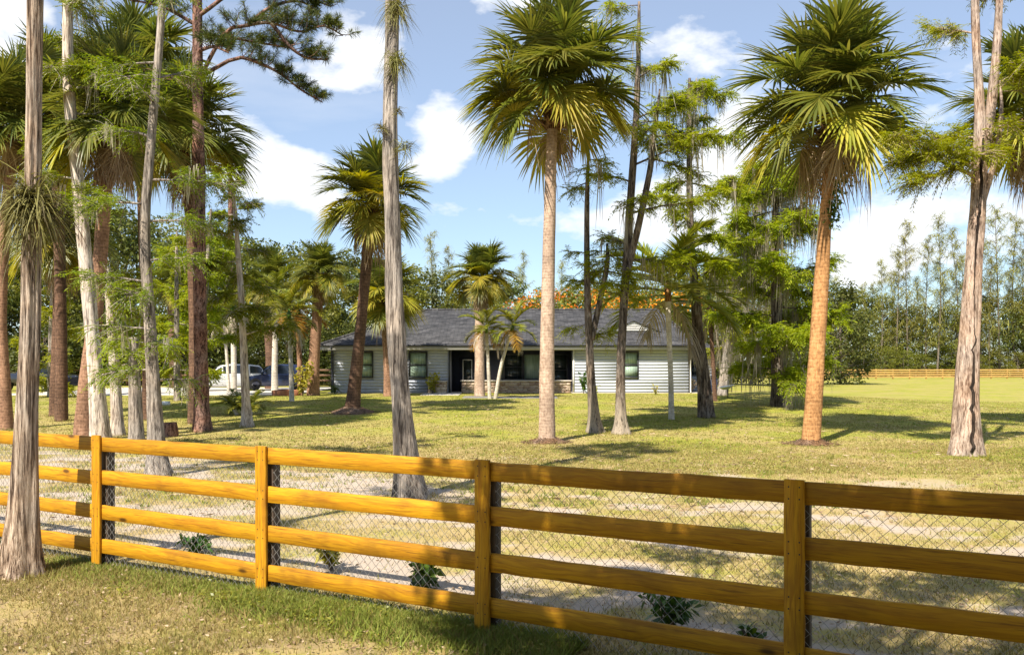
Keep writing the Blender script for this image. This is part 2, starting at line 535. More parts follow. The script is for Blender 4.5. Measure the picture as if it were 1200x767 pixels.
def m_glass(name, c, rough=0.08):
    t = NT(name)
    n = t.noise(t.mapping(t.coord(), (9, 1, 0.4)), 2.0, 3)
    col = t.hsv(t.mix(0.0, c, c), 0.5, 1.0, t.remap(n, 0.3, 0.7, 0.7, 1.25))
    return t.done(t.principled(col, rough, None, 0, 0.6))


M = {}
M['ground'] = m_ground()
M['grass'] = m_grass('short_turf_blades')
M['lush'] = m_grass('lush_verge_blades', 0.75)
M['wood'] = m_fence_wood('stained_fence_boards', (0.55, 0.285, 0.008), (0.39, 0.168, 0.005), (0.15, 0.060, 0.006))
M['postwood'] = m_fence_wood('dark_back_post', (0.11, 0.085, 0.065), (0.07, 0.05, 0.04), (0.03, 0.022, 0.018))  # plain dark wood tone for the posts behind the rails
M['farwood'] = m_fence_wood('pale_far_fence_wood', (0.56, 0.36, 0.12), (0.46, 0.27, 0.08), (0.3, 0.16, 0.05))
M['farwood2'] = m_fence_wood('brown_far_fence_wood', (0.20, 0.11, 0.06), (0.14, 0.075, 0.04), (0.07, 0.04, 0.02))
M['wire'] = m_plain('galvanised_wire', (0.36, 0.355, 0.35), 0.45, 0.45, 0.2)
M['cyp_bark'] = m_bark('cypress_bark', [(0.07, 0.046, 0.034), (0.33, 0.25, 0.195), (0.56, 0.46, 0.375)], 30, 0.035, 1.0, 0.05)
M['split_bark'] = m_bark('split_trunk_bark', [(0.13, 0.085, 0.065), (0.36, 0.265, 0.21), (0.50, 0.39, 0.32)], 20, 0.10, 0.9, 0.04)
M['cyp_pale'] = m_bark('pale_cypress_bark', [(0.16, 0.12, 0.10), (0.48, 0.405, 0.34), (0.64, 0.56, 0.48)], 20, 0.06, 0.9, 0.03, lichen=(0.60, 0.57, 0.50))
M['cyp_grey'] = m_bark('grey_cypress_bark', [(0.075, 0.06, 0.052), (0.27, 0.235, 0.205), (0.44, 0.38, 0.33)], 26, 0.05, 1.0, 0.04)
M['dark_bark'] = m_bark('dark_bark', [(0.025, 0.019, 0.016), (0.095, 0.073, 0.058), (0.20, 0.16, 0.13)], 18, 0.10, 0.9, 0.03, lichen=(0.24, 0.21, 0.18))
M['dark_foot'] = m_bark('dark_bark_pale_foot', [(0.03, 0.023, 0.019), (0.115, 0.090, 0.072), (0.24, 0.195, 0.16)], 18, 0.10, 0.9, 0.03, lichen=(0.28, 0.245, 0.21), foot=(0.34, 0.285, 0.225))
M['pine_bark'] = m_bark('pine_bark', [(0.035, 0.022, 0.018), (0.17, 0.095, 0.075), (0.30, 0.185, 0.145)], 11, 0.32, 1.0, 0.04)
M['far_bark'] = m_plain('far_bark', (0.16, 0.13, 0.10), 0.9, 0, 0.3)
M['palm_pale'] = m_palm_trunk('pale_palm_trunk', [(0.17, 0.11, 0.08), (0.45, 0.33, 0.25), (0.62, 0.48, 0.38)], 11)
M['palm_rust'] = m_palm_trunk('rust_palm_trunk', [(0.15, 0.07, 0.03), (0.46, 0.24, 0.10), (0.62, 0.38, 0.19)], 9)
M['palm_dark'] = m_palm_trunk('dark_palm_trunk', [(0.035, 0.022, 0.016), (0.13, 0.075, 0.05), (0.26, 0.155, 0.10)], 8)
M['palm_brown'] = m_palm_trunk('brown_palm_trunk', [(0.08, 0.045, 0.03), (0.29, 0.165, 0.105), (0.44, 0.28, 0.19)], 10)
M['palm_white'] = m_palm_trunk('whitish_palm_trunk', [(0.28, 0.24, 0.19), (0.52, 0.47, 0.40), (0.66, 0.61, 0.54)], 5)
M['boots'] = m_bark('palm_boot_fibre', [(0.035, 0.02, 0.012), (0.15, 0.08, 0.045), (0.30, 0.19, 0.11)], 12, 0.3)
M['frond'] = m_leaf('green_fan_frond', [(0.060, 0.085, 0.018), (0.120, 0.145, 0.024), (0.225, 0.230, 0.044)], 0.40, 0.34, spec=0.6)
M['frond_y'] = m_leaf('yellowing_fan_frond', [(0.17, 0.185, 0.020), (0.29, 0.275, 0.026), (0.40, 0.33, 0.045)], 0.35, 0.45, spec=0.4)
M['frond_d'] = m_leaf('dead_fan_frond', [(0.17, 0.115, 0.07), (0.34, 0.25, 0.165), (0.52, 0.41, 0.29)], 0.18, 0.8, spec=0.1)
M['feather'] = m_leaf('green_feather_frond', [(0.095, 0.13, 0.018), (0.18, 0.205, 0.024), (0.30, 0.29, 0.04)], 0.35, 0.4, spec=0.5)
M['feather_o'] = m_leaf('orange_feather_frond', [(0.30, 0.17, 0.02), (0.42, 0.25, 0.03), (0.45, 0.32, 0.07)], 0.35, 0.5)
M['feather_d'] = m_leaf('grey_dead_feather_frond', [(0.25, 0.21, 0.15), (0.40, 0.34, 0.26), (0.50, 0.44, 0.36)], 0.15, 0.8, spec=0.1)
M['cyp'] = m_leaf('cypress_needles', [(0.075, 0.120, 0.012), (0.145, 0.195, 0.018), (0.25, 0.29, 0.03)], 0.42, 0.6, spec=0.2)
M['cyp_dull'] = m_leaf('dull_cypress_needles', [(0.070, 0.095, 0.026), (0.125, 0.150, 0.040), (0.20, 0.215, 0.06)], 0.38, 0.6, spec=0.2)
M['cyp_lime'] = m_leaf('fresh_cypress_needles', [(0.14, 0.205, 0.010), (0.24, 0.30, 0.016), (0.36, 0.39, 0.03)], 0.45, 0.6, spec=0.2)
M['pine'] = m_leaf('pine_needles', [(0.022, 0.042, 0.012), (0.055, 0.082, 0.016), (0.15, 0.16, 0.02)], 0.2, 0.5, spec=0.3)
M['broad'] = m_leaf('broadleaf_foliage', [(0.040, 0.060, 0.014), (0.078, 0.100, 0.020), (0.135, 0.150, 0.030)], 0.30, 0.5)
M['broad_l'] = m_leaf('light_broadleaf_foliage', [(0.080, 0.105, 0.014), (0.14, 0.160, 0.022), (0.25, 0.25, 0.04)], 0.42, 0.5)
M['casu'] = m_leaf('casuarina_foliage', [(0.15, 0.16, 0.03), (0.24, 0.245, 0.05), (0.36, 0.34, 0.08)], 0.35, 0.6)
M['flame'] = m_leaf('flame_tree_blossom', [(0.72, 0.13, 0.012), (0.82, 0.22, 0.015), (0.82, 0.34, 0.03)], 0.3, 0.6)
M['moss'] = m_leaf('spanish_moss', [(0.26, 0.235, 0.165), (0.37, 0.34, 0.25), (0.47, 0.43, 0.33)], 0.45, 0.9, spec=0.05)
M['air'] = m_leaf('air_plant_leaves', [(0.085, 0.06, 0.032), (0.15, 0.145, 0.045), (0.27, 0.26, 0.08)], 0.25, 0.6)
M['shrub'] = m_leaf('glossy_shrub_leaves', [(0.025, 0.065, 0.012), (0.05, 0.11, 0.016), (0.11, 0.18, 0.02)], 0.25, 0.35, spec=0.5)
M['yellow_shrub'] = m_leaf('yellow_green_shrub', [(0.20, 0.22, 0.015), (0.36, 0.36, 0.03), (0.48, 0.44, 0.08)], 0.35, 0.5)
M['mulch'] = m_bark('mulch', [(0.05, 0.03, 0.02), (0.16, 0.095, 0.06), (0.30, 0.20, 0.13)], 30, 1.0, 1.0, 0.03)
M['siding'] = m_plain('pale_painted_siding', (0.42, 0.45, 0.53), 0.6, 0, 0.05)
M['trim'] = m_plain('charcoal_trim', (0.045, 0.047, 0.055), 0.5, 0, 0.1)
M['fascia'] = m_plain('grey_fascia', (0.36, 0.355, 0.35), 0.55, 0, 0.05)
M['gutter'] = m_plain('navy_gutter', (0.035, 0.037, 0.055), 0.4, 0, 0.1)
M['navy'] = m_plain('navy_wall', (0.05, 0.055, 0.085), 0.5, 0, 0.1)
M['door'] = m_plain('navy_door', (0.03, 0.033, 0.055), 0.35, 0, 0.1)
M['white'] = m_plain('white_paint', (0.78, 0.77, 0.75), 0.5, 0, 0.05)
M['roof'] = m_shingles()
M['blind'] = m_glass('window_with_blind', (0.30, 0.40, 0.33), 0.15)
M['darkglass'] = m_glass('dark_window', (0.03, 0.04, 0.04), 0.06)
M['carglass'] = m_glass('car_glass', (0.018, 0.025, 0.035), 0.05)
M['stone'] = m_leaf('stacked_stone', [(0.26, 0.17, 0.12), (0.42, 0.31, 0.23), (0.55, 0.45, 0.35)], 0.0, 0.9, spec=0.2)
M['cap'] = m_plain('limestone_cap', (0.52, 0.47, 0.42), 0.8, 0, 0.12, 12, bump=0.3)
M['concrete'] = m_plain('pale_concrete', (0.46, 0.43, 0.39), 0.9, 0, 0.16, 1.2, bump=0.3)
M['asphalt'] = m_plain('grey_path', (0.20, 0.19, 0.185), 0.9, 0, 0.2, 3, bump=0.4)
M['silver'] = m_plain('silver_car_paint', (0.66, 0.68, 0.70), 0.28, 0.15, 0.04, coat=0.6)
M['blue'] = m_plain('dark_blue_car_paint', (0.02, 0.032, 0.085), 0.25, 0.2, 0.05, coat=0.8)
M['black'] = m_plain('black_car_paint', (0.012, 0.013, 0.022), 0.3, 0.2, 0.05, coat=0.6)
M['tyre'] = m_plain('tyre_rubber', (0.015, 0.015, 0.016), 0.85)
M['rim'] = m_plain('alloy_rim', (0.45, 0.46, 0.48), 0.3, 0.8)
M['darkrim'] = m_plain('dark_rim', (0.05, 0.05, 0.055), 0.35, 0.6)
M['lamp'] = m_plain('headlamp_lens', (0.75, 0.78, 0.82), 0.12, 0.2)
M['plastic'] = m_plain('black_plastic', (0.02, 0.02, 0.022), 0.6)
M['terracotta'] = m_plain('terracotta', (0.34, 0.14, 0.075), 0.85, 0, 0.2)
M['iron'] = m_plain('black_iron', (0.02, 0.02, 0.02), 0.6)

# ------------------------------------------------------------------ ground, drive and path
def axis(*parts):
    a = np.concatenate([np.linspace(p, q, n, endpoint=False) for p, q, n in parts] + [[parts[-1][1]]])
    return np.unique(np.round(a, 4))


def build_ground():
    xs = axis((-900, -200, 10), (-200, -60, 20), (-60, -14, 60), (-14, 14, 150), (14, 60, 60), (60, 200, 20), (200, 900, 10))
    ys = axis((-60, 3, 20), (3, 30, 170), (30, 70, 90), (70, 160, 40), (160, 300, 10), (300, 1600, 10))
    X, Y = np.meshgrid(xs, ys)
    Z = gz(X, Y)
    Z = Z + 0.022 * (fbm(X * 4, Y * 4, 31, 3) - 0.45) * (1 - ss(20, 40, Y))
    V = np.stack([X, Y, Z], -1).reshape(-1, 3)
    nx, ny = len(xs), len(ys)
    i = np.arange(ny - 1)[:, None]; j = np.arange(nx - 1)[None, :]
    F = np.stack([i * nx + j, i * nx + j + 1, (i + 1) * nx + j + 1, (i + 1) * nx + j], -1).reshape(-1, 4)
    b = MB(); b.add(V, F)
    o = b.build('ground', M['ground'], smooth=True)
    at = o.data.attributes.new('sand', 'FLOAT', 'POINT'); at.data.foreach_set('value', sand_mask(V[:, 0], V[:, 1]).astype(np.float32))
    structure(o); o['label'] = 'yellow-green lawn with dry thatch and white sand along the fence'
    return o


build_ground()


def sheet(name, x0, x1, y0, y1, mat, label, lift=0.02, n=24, wav=0.25):
    """a thin slab that follows the ground, with a slightly uneven edge"""
    b = MB()
    u = np.linspace(0, 1, n); v = np.linspace(0, 1, max(4, n // 3))
    U, Vv = np.meshgrid(u, v)
    X = x0 + (x1 - x0) * U; Y = y0 + (y1 - y0) * Vv
    Y = Y + wav * (vnoise(X * 0.35, X * 0 + y0, 3) - 0.5)
    Z = gz(X, Y) + lift
    Vt = np.stack([X, Y, Z], -1).reshape(-1, 3)
    nx = n; ny = len(v)
    i = np.arange(ny - 1)[:, None]; j = np.arange(nx - 1)[None, :]
    F = np.stack([i * nx + j, i * nx + j + 1, (i + 1) * nx + j + 1, (i + 1) * nx + j], -1).reshape(-1, 4)
    b.add(Vt, F)
    # skirt on the near edge so that the slab has thickness
    e = Vt[:nx]; lo = e - np.array([0, 0, lift + 0.05])
    b.add(np.concatenate([e, lo]), [(k, nx + k, nx + k + 1, k + 1) for k in range(nx - 1)])
    o = b.build(name, mat); structure(o); o['label'] = label
    return o


sheet('driveway', -60, -12.4, 48.2, 50.9, M['concrete'], 'pale concrete driveway running towards the parked cars', 0.03, 60)
sheet('parking_pad', -29, -12.6, 50.95, 63, M['concrete'], 'concrete parking pad under the two parked cars', 0.035, 30)
sheet('garden_path', -2.6, 2.4, 44.2, 46.6, M['asphalt'], 'short grey path in front of the stone porch wall', 0.02, 14, 1.2)
sheet('front_walk', -5.2, -3.0, 48.3, 51.3, M['concrete'], 'pale front walk leading to the dark entrance door', 0.03, 8, 0.2)


# ------------------------------------------------------------------ foreground board fence with chain link
def fpt(k, z=0.0, off=0.0):
    q = FP + FU * FL * k + FN * off
    return np.array([q[0], q[1], z])


FANG = math.atan2(FU[1], FU[0])


def board_mesh(name, L, h, th, mat, seed, bow=0.006):
    """a sawn board along x with slightly waney edges"""
    rng = np.random.default_rng(seed)
    n = 14; c = 0.004
    xs = np.linspace(0, L, n)
    top = h / 2 + rng.normal(0, 0.0016, n); bot = -h / 2 + rng.normal(0, 0.0016, n)
    bw = bow * np.sin(np.pi * xs / L) * rng.choice([-1, 1])
    V = []
    for x, tp, bt, w in zip(xs, top, bot, bw):
        V += [(x, -th / 2 + c + w, bt), (x, th / 2 - c + w, bt), (x, th / 2 + w, bt + c), (x, th / 2 + w, tp - c),
              (x, th / 2 - c + w, tp), (x, -th / 2 + c + w, tp), (x, -th / 2 + w, tp - c), (x, -th / 2 + w, bt + c)]
    b = MB()
    F = [(i * 8 + j, i * 8 + (j + 1) % 8, (i + 1) * 8 + (j + 1) % 8, (i + 1) * 8 + j) for i in range(n - 1) for j in range(8)]
    b.add(V, F)
    e = (n - 1) * 8
    for o, rev in ((0, True), (e, False)):
        V8 = np.array(V[o:o + 8]); V9 = np.concatenate([V8, [V8.mean(0)]])
        b.add(V9, [((i, (i + 1) % 8, 8) if not rev else ((i + 1) % 8, i, 8)) for i in range(8)])
    return b.mesh(name, mat)


def build_fence():
    rng = random.Random(4)
    root = thing('board_fence', 'orange-stained four-board wooden fence with chain link crossing the foreground', 'fence', fpt(0))
    base = np.array(root.location)
    rails = [board_mesh('rail', FL - 0.008, 0.152, 0.036, M['wood'], s) for s in range(5)]
    battens = [board_mesh('post_batten', 1.385, 0.135, 0.032, M['wood'], 20 + s, 0.002) for s in range(3)]
    posts = [board_mesh('back_post', 1.40, 0.10, 0.10, M['postwood'], 40 + s, 0.002) for s in range(3)]
    caps = MB(); 
    for k in range(-10, 6):
        g = gz1(*fpt(k)[:2])
        q = fpt(k, 0, -0.036) - base
        o = link('post_batten', battens[k % 3], root, loc=(q[0], q[1], 0.022 + 0.01 * rng.random()), rot=(0, -math.pi / 2, 0))
        o.rotation_mode = 'QUATERNION'
        # local x -> up, local z -> along the fence, local y -> across
        R = Matrix(((0.0, FN[0], -FU[0]), (0.0, FN[1], -FU[1]), (1.0, 0.0, 0.0)))
        o.rotation_quaternion = R.to_quaternion()
        q = fpt(k, 0, 0.078) - base
        o2 = link('back_post', posts[k % 3], root, loc=(q[0] + FU[0] * 0.035, q[1] + FU[1] * 0.035, -0.03))
        o2.rotation_mode = 'QUATERNION'; o2.rotation_quaternion = R.to_quaternion()
    nb = MB()
    for k in range(-10, 6):
        for zc in (1.322, 0.955, 0.585, 0.214):
            for dx, dz in ((-.035, .04), (.035, .04), (-.035, -.04), (.035, -.04)):
                q = fpt(k, 0, -0.0535) - base + np.array([FU[0], FU[1], 0]) * dx
                th = np.arange(6) * TAU / 6
                V = [(q[0] + FU[0] * .006 * math.cos(t), q[1] + FU[1] * .006 * math.cos(t), zc + dz + .006 * math.sin(t)) for t in th]
                nb.add(V, [(0, 1, 2, 3), (0, 3, 4, 5)])
    nb.build('nail_heads', M['iron'], root, kind='stuff')
    idx = 0
    for k in range(-10, 5):
        for zc in (1.322, 0.955, 0.585, 0.214):
            q = fpt(k) - base + np.array([FU[0], FU[1], 0]) * 0.004
            idx += 1
            o = link('rail', rails[(idx * 3 + k) % 5], root, loc=(q[0], q[1], zc + rng.uniform(-.006, .006)), rot=(0, rng.uniform(-.0025, .0025), FANG))
    # chain link hung behind the boards, one roll per bay; each wire is a zigzag, neighbours hook into each other
    hw, hh = 0.045, 0.044
    rngn = np.random.default_rng(3)
    for k in range(-10, 5):
        b = MB()
        nz = int(1.27 / hh)
        ncol = int(FL / hw)
        zz = 0.02 + np.arange(nz + 1) * hh
        for c in range(ncol):
            xo = c * hw
            xx = xo + hw * ((np.arange(nz + 1) + c) % 2)
            y = 0.023 + 0.004 * ((np.arange(nz + 1) % 2) * 2 - 1) * (1 if c % 2 else -1)
            z2 = zz + 0.02 * (vnoise(np.array([(k * FL + xo) * 1.3]), np.array([0.0]), 8)[0] - 0.5)
            yy = y + 0.03 * (vnoise((k * FL + xx) * 0.8, zz * 1.5, 9) - 0.3)
            p = np.stack([xx, yy, z2], -1)
            # flat diamonds: 3-sided tube along the zigzag
            b.tube(p, 0.0027, 3, cap=False)
        o = b.build('chain_link', M['wire'], root, kind='stuff')
        q = fpt(k) - base
        o.location = (q[0], q[1], 0); o.rotation_euler = (0, 0, FANG)
    return root


build_fence()


# ------------------------------------------------------------------ far fences
def far_fence(name, label, a, b, n, h, rails, mat, rail_h=0.15):
    a = np.array(a, float); b = np.array(b, float)
    root = thing(name, label, 'fence', (a[0], a[1], gz1(*a)))
    d = (b - a) / n; L = float(np.linalg.norm(d)); ang = math.atan2(d[1], d[0])
    pb = MB(); pb.cbox(-0.07, 0.07, -0.07, 0.07, -0.1, h + 0.04, 0.01); pm = pb.mesh('post', mat)
    rm = [board_mesh('rail', L, rail_h, 0.04, mat, 70 + s) for s in range(3)]
    for k in range(n + 1):
        q = a + d * k
        link('post', pm, root, loc=(q[0] - a[0], q[1] - a[1], gz1(*q) - root.location.z), rot=(0, 0, ang))
        if k < n:
            q2 = q + d
            for r in range(rails):
                z0 = h - rail_h / 2 - r * (h - 0.12) / rails
                za, zb = gz1(*q), gz1(*q2)
                link('rail', rm[(k + r) % 3], root, loc=(q[0] - a[0] + 0.09 * math.sin(ang), q[1] - a[1] - 0.09 * math.cos(ang), za + z0 - root.location.z), rot=(0, -math.atan2(zb - za, L), ang))
    return root


far_fence('field_fence', 'pale four-board wooden fence along the far edge of the field', (30.5, 116), (118, 132), 34, 1.38, 4, M['farwood'], 0.19)
far_fence('drive_fence', 'dark brown three-rail fence beyond the driveway and parked cars', (-46, 70), (-11, 67), 14, 1.35, 3, M['farwood2'], 0.16)


# ------------------------------------------------------------------ house
def build_house():
    HY = 52.0
    gh = gz1(0, HY)
    root = thing('ranch_house', 'long low pale-sided ranch house with dark shingle hip roof', 'house', (0, HY, gh))
    EZ = 2.80
    # ---- floor slab and walls behind the siding
    b = MB(); b.box(-11.2, 12.9, -0.08, 11.0, -0.35, 0.03); b.build('foundation', M['cap'], root)

    def siding(name, x0, x1, y, z0, z1, holes, mat=M['siding'], facing=-1, axis_='x'):
        b = MB(); row = 0.185; n = int(math.ceil((z1 - z0) / row))
        for r in range(n):
            a = z0 + r * row; c = min(z1, a + row)
            if c - a < 0.02: continue
            spans = [(x0, x1)]
            for (hx0, hx1, hz0, hz1) in holes:
                if hz0 < c - 0.01 and hz1 > a + 0.01:
                    ns = []
                    for (p, q) in spans:
                        if hx1 <= p or hx0 >= q: ns.append((p, q)); continue
                        if hx0 > p: ns.append((p, hx0))
                        if hx1 < q: ns.append((hx1, q))
                    spans = ns
            for (p, q) in spans:
                # lapped board: thick at the bottom edge, thin at the top
                if axis_ == 'x':
                    f = facing
                    V = [(p, y, a), (q, y, a), (q, y + f * 0.020, a), (p, y + f * 0.020, a), (p, y, c), (q, y, c), (q, y + f * 0.006, c), (p, y + f * 0.006, c)]
                else:
                    f = facing
                    V = [(y, p, a), (y, q, a), (y + f * 0.020, q, a), (y + f * 0.020, p, a), (y, p, c), (y, q, c), (y + f * 0.006, q, c), (y + f * 0.006, p, c)]
                b.add(V, [(0, 1, 2, 3), (4, 7, 6, 5), (3, 2, 6, 7), (0, 3, 7, 4), (1, 5, 6, 2), (0, 4, 5, 1)])
        return b.build(name, mat, root, kind='stuff')

    wins_l = [(-9.55, -8.45), (-6.30, -5.15)]
    wins_r = [(6.62, 7.72)]
    wz = (0.92, 2.52)
    wl_ = [(a, c, *wz) for a, c in wins_l]; wr_ = [(a, c, *wz) for a, c in wins_r]
    siding('siding', -11.0, -3.80, 0.0, 0.04, EZ, wl_)
    siding('siding', 3.74, 10.80, 0.0, 0.04, EZ, wr_)
    siding('siding', 0.1, 10.9, -10.99, 0.04, EZ, [], axis_='y', facing=-1)
    siding('siding', 2.5, 8.0, 12.8, 0.04, EZ - 0.1, [], axis_='y', facing=1)
    siding('siding', 10.83, 12.8, 2.5, 0.04, EZ - 0.1, [(11.35, 12.0, 1.05, 2.3)])
    siding('siding', 0.03, 2.46, 10.79, 0.04, EZ, [], axis_='y', facing=1)
    b = MB(); b.box(-11.0, -3.80, 0.10, 0.2, 0, EZ); b.box(3.74, 10.8, 0.10, 0.2, 0, EZ); b.box(-3.9, -3.80, 0.2, 2.0, 0, EZ); b.box(3.74, 3.84, 0.2, 2.0, 0, EZ)
    b.box(-10.98, -10.9, 0.2, 10.9, 0, EZ); b.box(10.85, 12.75, 2.6, 2.7, 0, EZ - 0.1); b.box(12.72, 12.78, 2.7, 8, 0, EZ - 0.1); b.box(10.7, 10.78, 0.2, 10.9, 0, EZ)
    b.build('wall', M['siding'], root)
    b = MB(); b.box(-3.80, 3.74, 2.0, 2.1, 0, EZ); b.build('porch_wall', M['navy'], root)
    # corner boards
    for x in (-11.03, -3.86, 3.70, 10.76):
        b = MB(); b.box(x, x + 0.10, -0.05, 0.09, 0.03, EZ); b.build('corner_board', M['trim'] if x != 3.70 else M['white'], root)
    b = MB(); b.box(12.74, 12.84, 2.42, 2.55, 0.03, EZ - 0.1); b.build('corner_board', M['trim'], root)

    def window(x0, x1, z0, z1, y, pane, split=True, mull=0):
        f = MB(); w = 0.075; yf = y - 0.055
        f.box(x0 - w, x1 + w, yf, y + 0.06, z1, z1 + w); f.box(x0 - w, x1 + w, yf - 0.03, y + 0.06, z0 - w, z0)
        f.box(x0 - w, x0, yf, y + 0.06, z0, z1); f.box(x1, x1 + w, yf, y + 0.06, z0, z1)
        zm = (z0 + z1) / 2
        if split: f.box(x0, x1, yf + 0.02, y + 0.05, zm - 0.03, zm + 0.03)
        fr = f.build('window', M['trim'], root)
        for (a, c) in (((z0, zm - 0.03), (zm + 0.03, z1)) if split else ((z0, z1),)):
            g = MB(); g.box(x0, x1, y + 0.02, y + 0.035, a, c); g.build('pane', pane, fr)
            for k in range(mull):
                xm = x0 + (x1 - x0) * (k + 1) / (mull + 1)
                g = MB(); g.box(xm - 0.012, xm + 0.012, y - 0.005, y + 0.018, a, c); g.build('glazing_bar', M['trim'], fr)
        return fr
    for a, c in wins_l + wins_r: window(a + 0.075, c - 0.075, wz[0] + .075, wz[1] - .075, 0.02, M['blind'])
    window(11.42, 11.93, 1.12, 2.23, 2.52, M['darkglass'], True)
    window(-0.45, 0.60, 0.85, 2.35, 1.97, M['darkglass'], True, 3)
    window(0.78, 1.95, 0.85, 2.35, 1.97, M['blind'], False)
    window(2.45, 3.45, 0.45, 2.35, 1.97, M['darkglass'], True)
    # entrance door with pale-framed glass panel
    d = MB(); d.box(-3.34, -2.30, 1.92, 1.995, 0.06, 2.2); door = d.build('door', M['door'], root)
    f = MB()
    for (x0, x1, z0, z1) in ((-3.12, -2.52, 2.02, 2.06), (-3.12, -2.52, 0.42, 0.46), (-3.12, -3.07, .46, 2.02), (-2.57, -2.52, .46, 2.02)):
        f.box(x0, x1, 1.895, 1.918, z0, z1)
    f.build('glass_frame', M['white'], door)
    f = MB(); f.box(-3.07, -2.57, 1.90, 1.916, .46, 2.02); f.build('pane', M['darkglass'], door)
    f = MB(); f.tube([(-2.40, 1.92, 1.0), (-2.40, 1.85, 1.0), (-2.40, 1.85, 1.22), (-2.40, 1.92, 1.22)], 0.015, 6); f.build('handle', M['rim'], door)
    # ---- stone porch wall and pier built of single stones
    rs = random.Random(11)

    def stones(name, x0, x1, y0, y1, z0, z1):
        b = MB(); b.box(x0 + .02, x1 - .02, y0 + .03, y1 - .03, z0, z1)
        z = z0
        while z < z1 - 0.03:
            h = min(rs.choice((0.09, 0.12, 0.15)), z1 - z); x = x0
            while x < x1 - 0.02:
                w = min(rs.uniform(0.18, 0.55), x1 - x)
                if x1 - (x + w) < 0.1: w = x1 - x
                pr = rs.uniform(0, 0.035)
                b.box(x + 0.006, x + w - 0.006, y0 - pr, y0 + 0.06, z + 0.006, z + h - 0.006); x += w
            for xx, sg in ((x0, -1), (x1, 1)):
                y = y0 + 0.06
                while y < y1 - 0.02:
                    w = min(rs.uniform(0.18, 0.5), y1 - y); pr = rs.uniform(0, 0.03)
                    b.box(min(xx - sg * 0.05, xx + sg * pr), max(xx - sg * 0.05, xx + sg * pr), y + .006, y + w - .006, z + .006, z + h - .006); y += w
            z += h
        return b.build(name, M['stone'], root, kind='stuff')
    stones('stone_wall', -3.05, 3.55, -0.22, 0.08, 0.0, 0.72)
    b = MB(); b.cbox(-3.12, 3.62, -0.30, 0.16, 0.72, 0.79, 0.012); b.build('wall_cap', M['cap'], root)
    stones('stone_pier', -5.02, -3.95, -0.95, -0.15, 0.0, 0.70)
    b = MB(); b.cbox(-5.08, -3.89, -1.01, -0.09, 0.70, 0.77, 0.012); b.build('pier_cap', M['cap'], root)
    for x in (-0.62, 2.28):
        b = MB(); b.box(x, x + 0.12, -0.13, -0.01, 0.79, EZ); b.build('porch_post', M['white'] if x > 0 else M['trim'], root)
    # ---- roof: hip with a small louvred gablet
    x0, x1, yf, yb, ze = -11.6, 11.35, -0.52, 11.4, 2.94
    rx0, rx1, ry, rz = -5.7, 9.75, 5.45, 5.42
    b = MB()
    V = [(x0, yf, ze), (x1, yf, ze), (x1, yb, ze), (x0, yb, ze), (rx0, ry, rz), (rx1, ry, rz)]
    b.add(V, [(0, 1, 5, 4), (2, 3, 4, 5)]); b.add(V, [(1, 2, 5), (3, 0, 4)])
    V2 = [(x, y, z - 0.05) for x, y, z in V]
    b.add(V2[:4], [(3, 2, 1, 0)])
    roof = b.build('roof', M['roof'], root)
    # ridge caps: short overlapping pieces
    rc = MB()
    def caps(p, q):
        p = np.array(p); q = np.array(q); n = int(np.linalg.norm(q - p) / 0.3)
        for k in range(n):
            a = p + (q - p) * k / n; c = p + (q - p) * (k + 1.15) / n
            rc.tube([a + [0, 0, .012], c + [0, 0, .03]], 0.075, 6, cap=False)
    caps((rx0, ry, rz), (rx1, ry, rz)); caps((x0, yf, ze), (rx0, ry, rz)); caps((x1, yf, ze), (rx1, ry, rz))
    rc.build('ridge_cap', M['roof'], roof, kind='stuff')
    # fascia, gutter, soffit
    b = MB()
    b.box(x0 + .02, x1 - .02, yf + 0.02, yf + 0.05, 2.60, 2.885); b.box(x0 + .02, x0 + .05, yf + .05, yb - .05, 2.60, 2.885); b.box(x1 - .05, x1 - .02, yf + .05, yb - .05, 2.60, 2.885)
    b.build('fascia', M['fascia'], root)
    b = MB(); b.box(x0 + .05, x1 - .05, yf + .05, 0.0, 2.605, 2.63); b.box(-3.8, 3.74, 0.0, 2.0, 2.705, 2.73); b.build('soffit', M['fascia'], root)
    b = MB()
    prof = [(yf - .08, 2.855), (yf + .018, 2.855), (yf + .018, 2.925), (yf - .10, 2.925), (yf - .10, 2.88)]
    V = [(x0, a, c) for a, c in prof] + [(x1, a, c) for a, c in prof]
    b.add(V, [(i, (i + 1) % 5, 5 + (i + 1) % 5, 5 + i) for i in range(5)])
    b.build('gutter', M['gutter'], root)
    for x in (-10.92, 10.86):
        b = MB(); b.tube([(x, yf - .05, 2.8), (x, yf - .02, 2.70), (x, -0.09, 2.5), (x, -0.09, 0.12), (x, -0.2, 0.06)], 0.04, 6); b.build('downpipe', M['gutter'] if x < 0 else M['white'], root)
    # gablet
    slope = (rz - ze) / (ry - yf)
    gx, gy, gw, gh2 = 7.62, 1.55, 1.5, 0.62
    gz0 = ze + slope * (gy - yf) + 0.03
    b = MB(); b.add([(gx - gw, gy, gz0), (gx + gw, gy, gz0), (gx, gy, gz0 + gh2)], [(0, 1, 2)])
    gab = b.build('gablet', M['white'], root)
    for k in range(5):
        zz = gz0 + 0.04 + k * 0.105; hw = gw * (1 - (zz - gz0 + 0.09) / gh2) * 0.92
        if hw < 0.08: break
        s = MB(); V = [(gx - hw, gy - 0.05, zz), (gx + hw, gy - 0.05, zz), (gx + hw, gy - 0.008, zz + 0.085), (gx - hw, gy - 0.008, zz + 0.085), (gx - hw, gy - 0.008, zz), (gx + hw, gy - 0.008, zz)]
        s.add(V, [(0, 1, 2, 3), (4, 5, 1, 0)]); s.add(V, [(1, 5, 2), (0, 3, 4)]); s.build('louvre', M['white'], gab)
    b = MB()
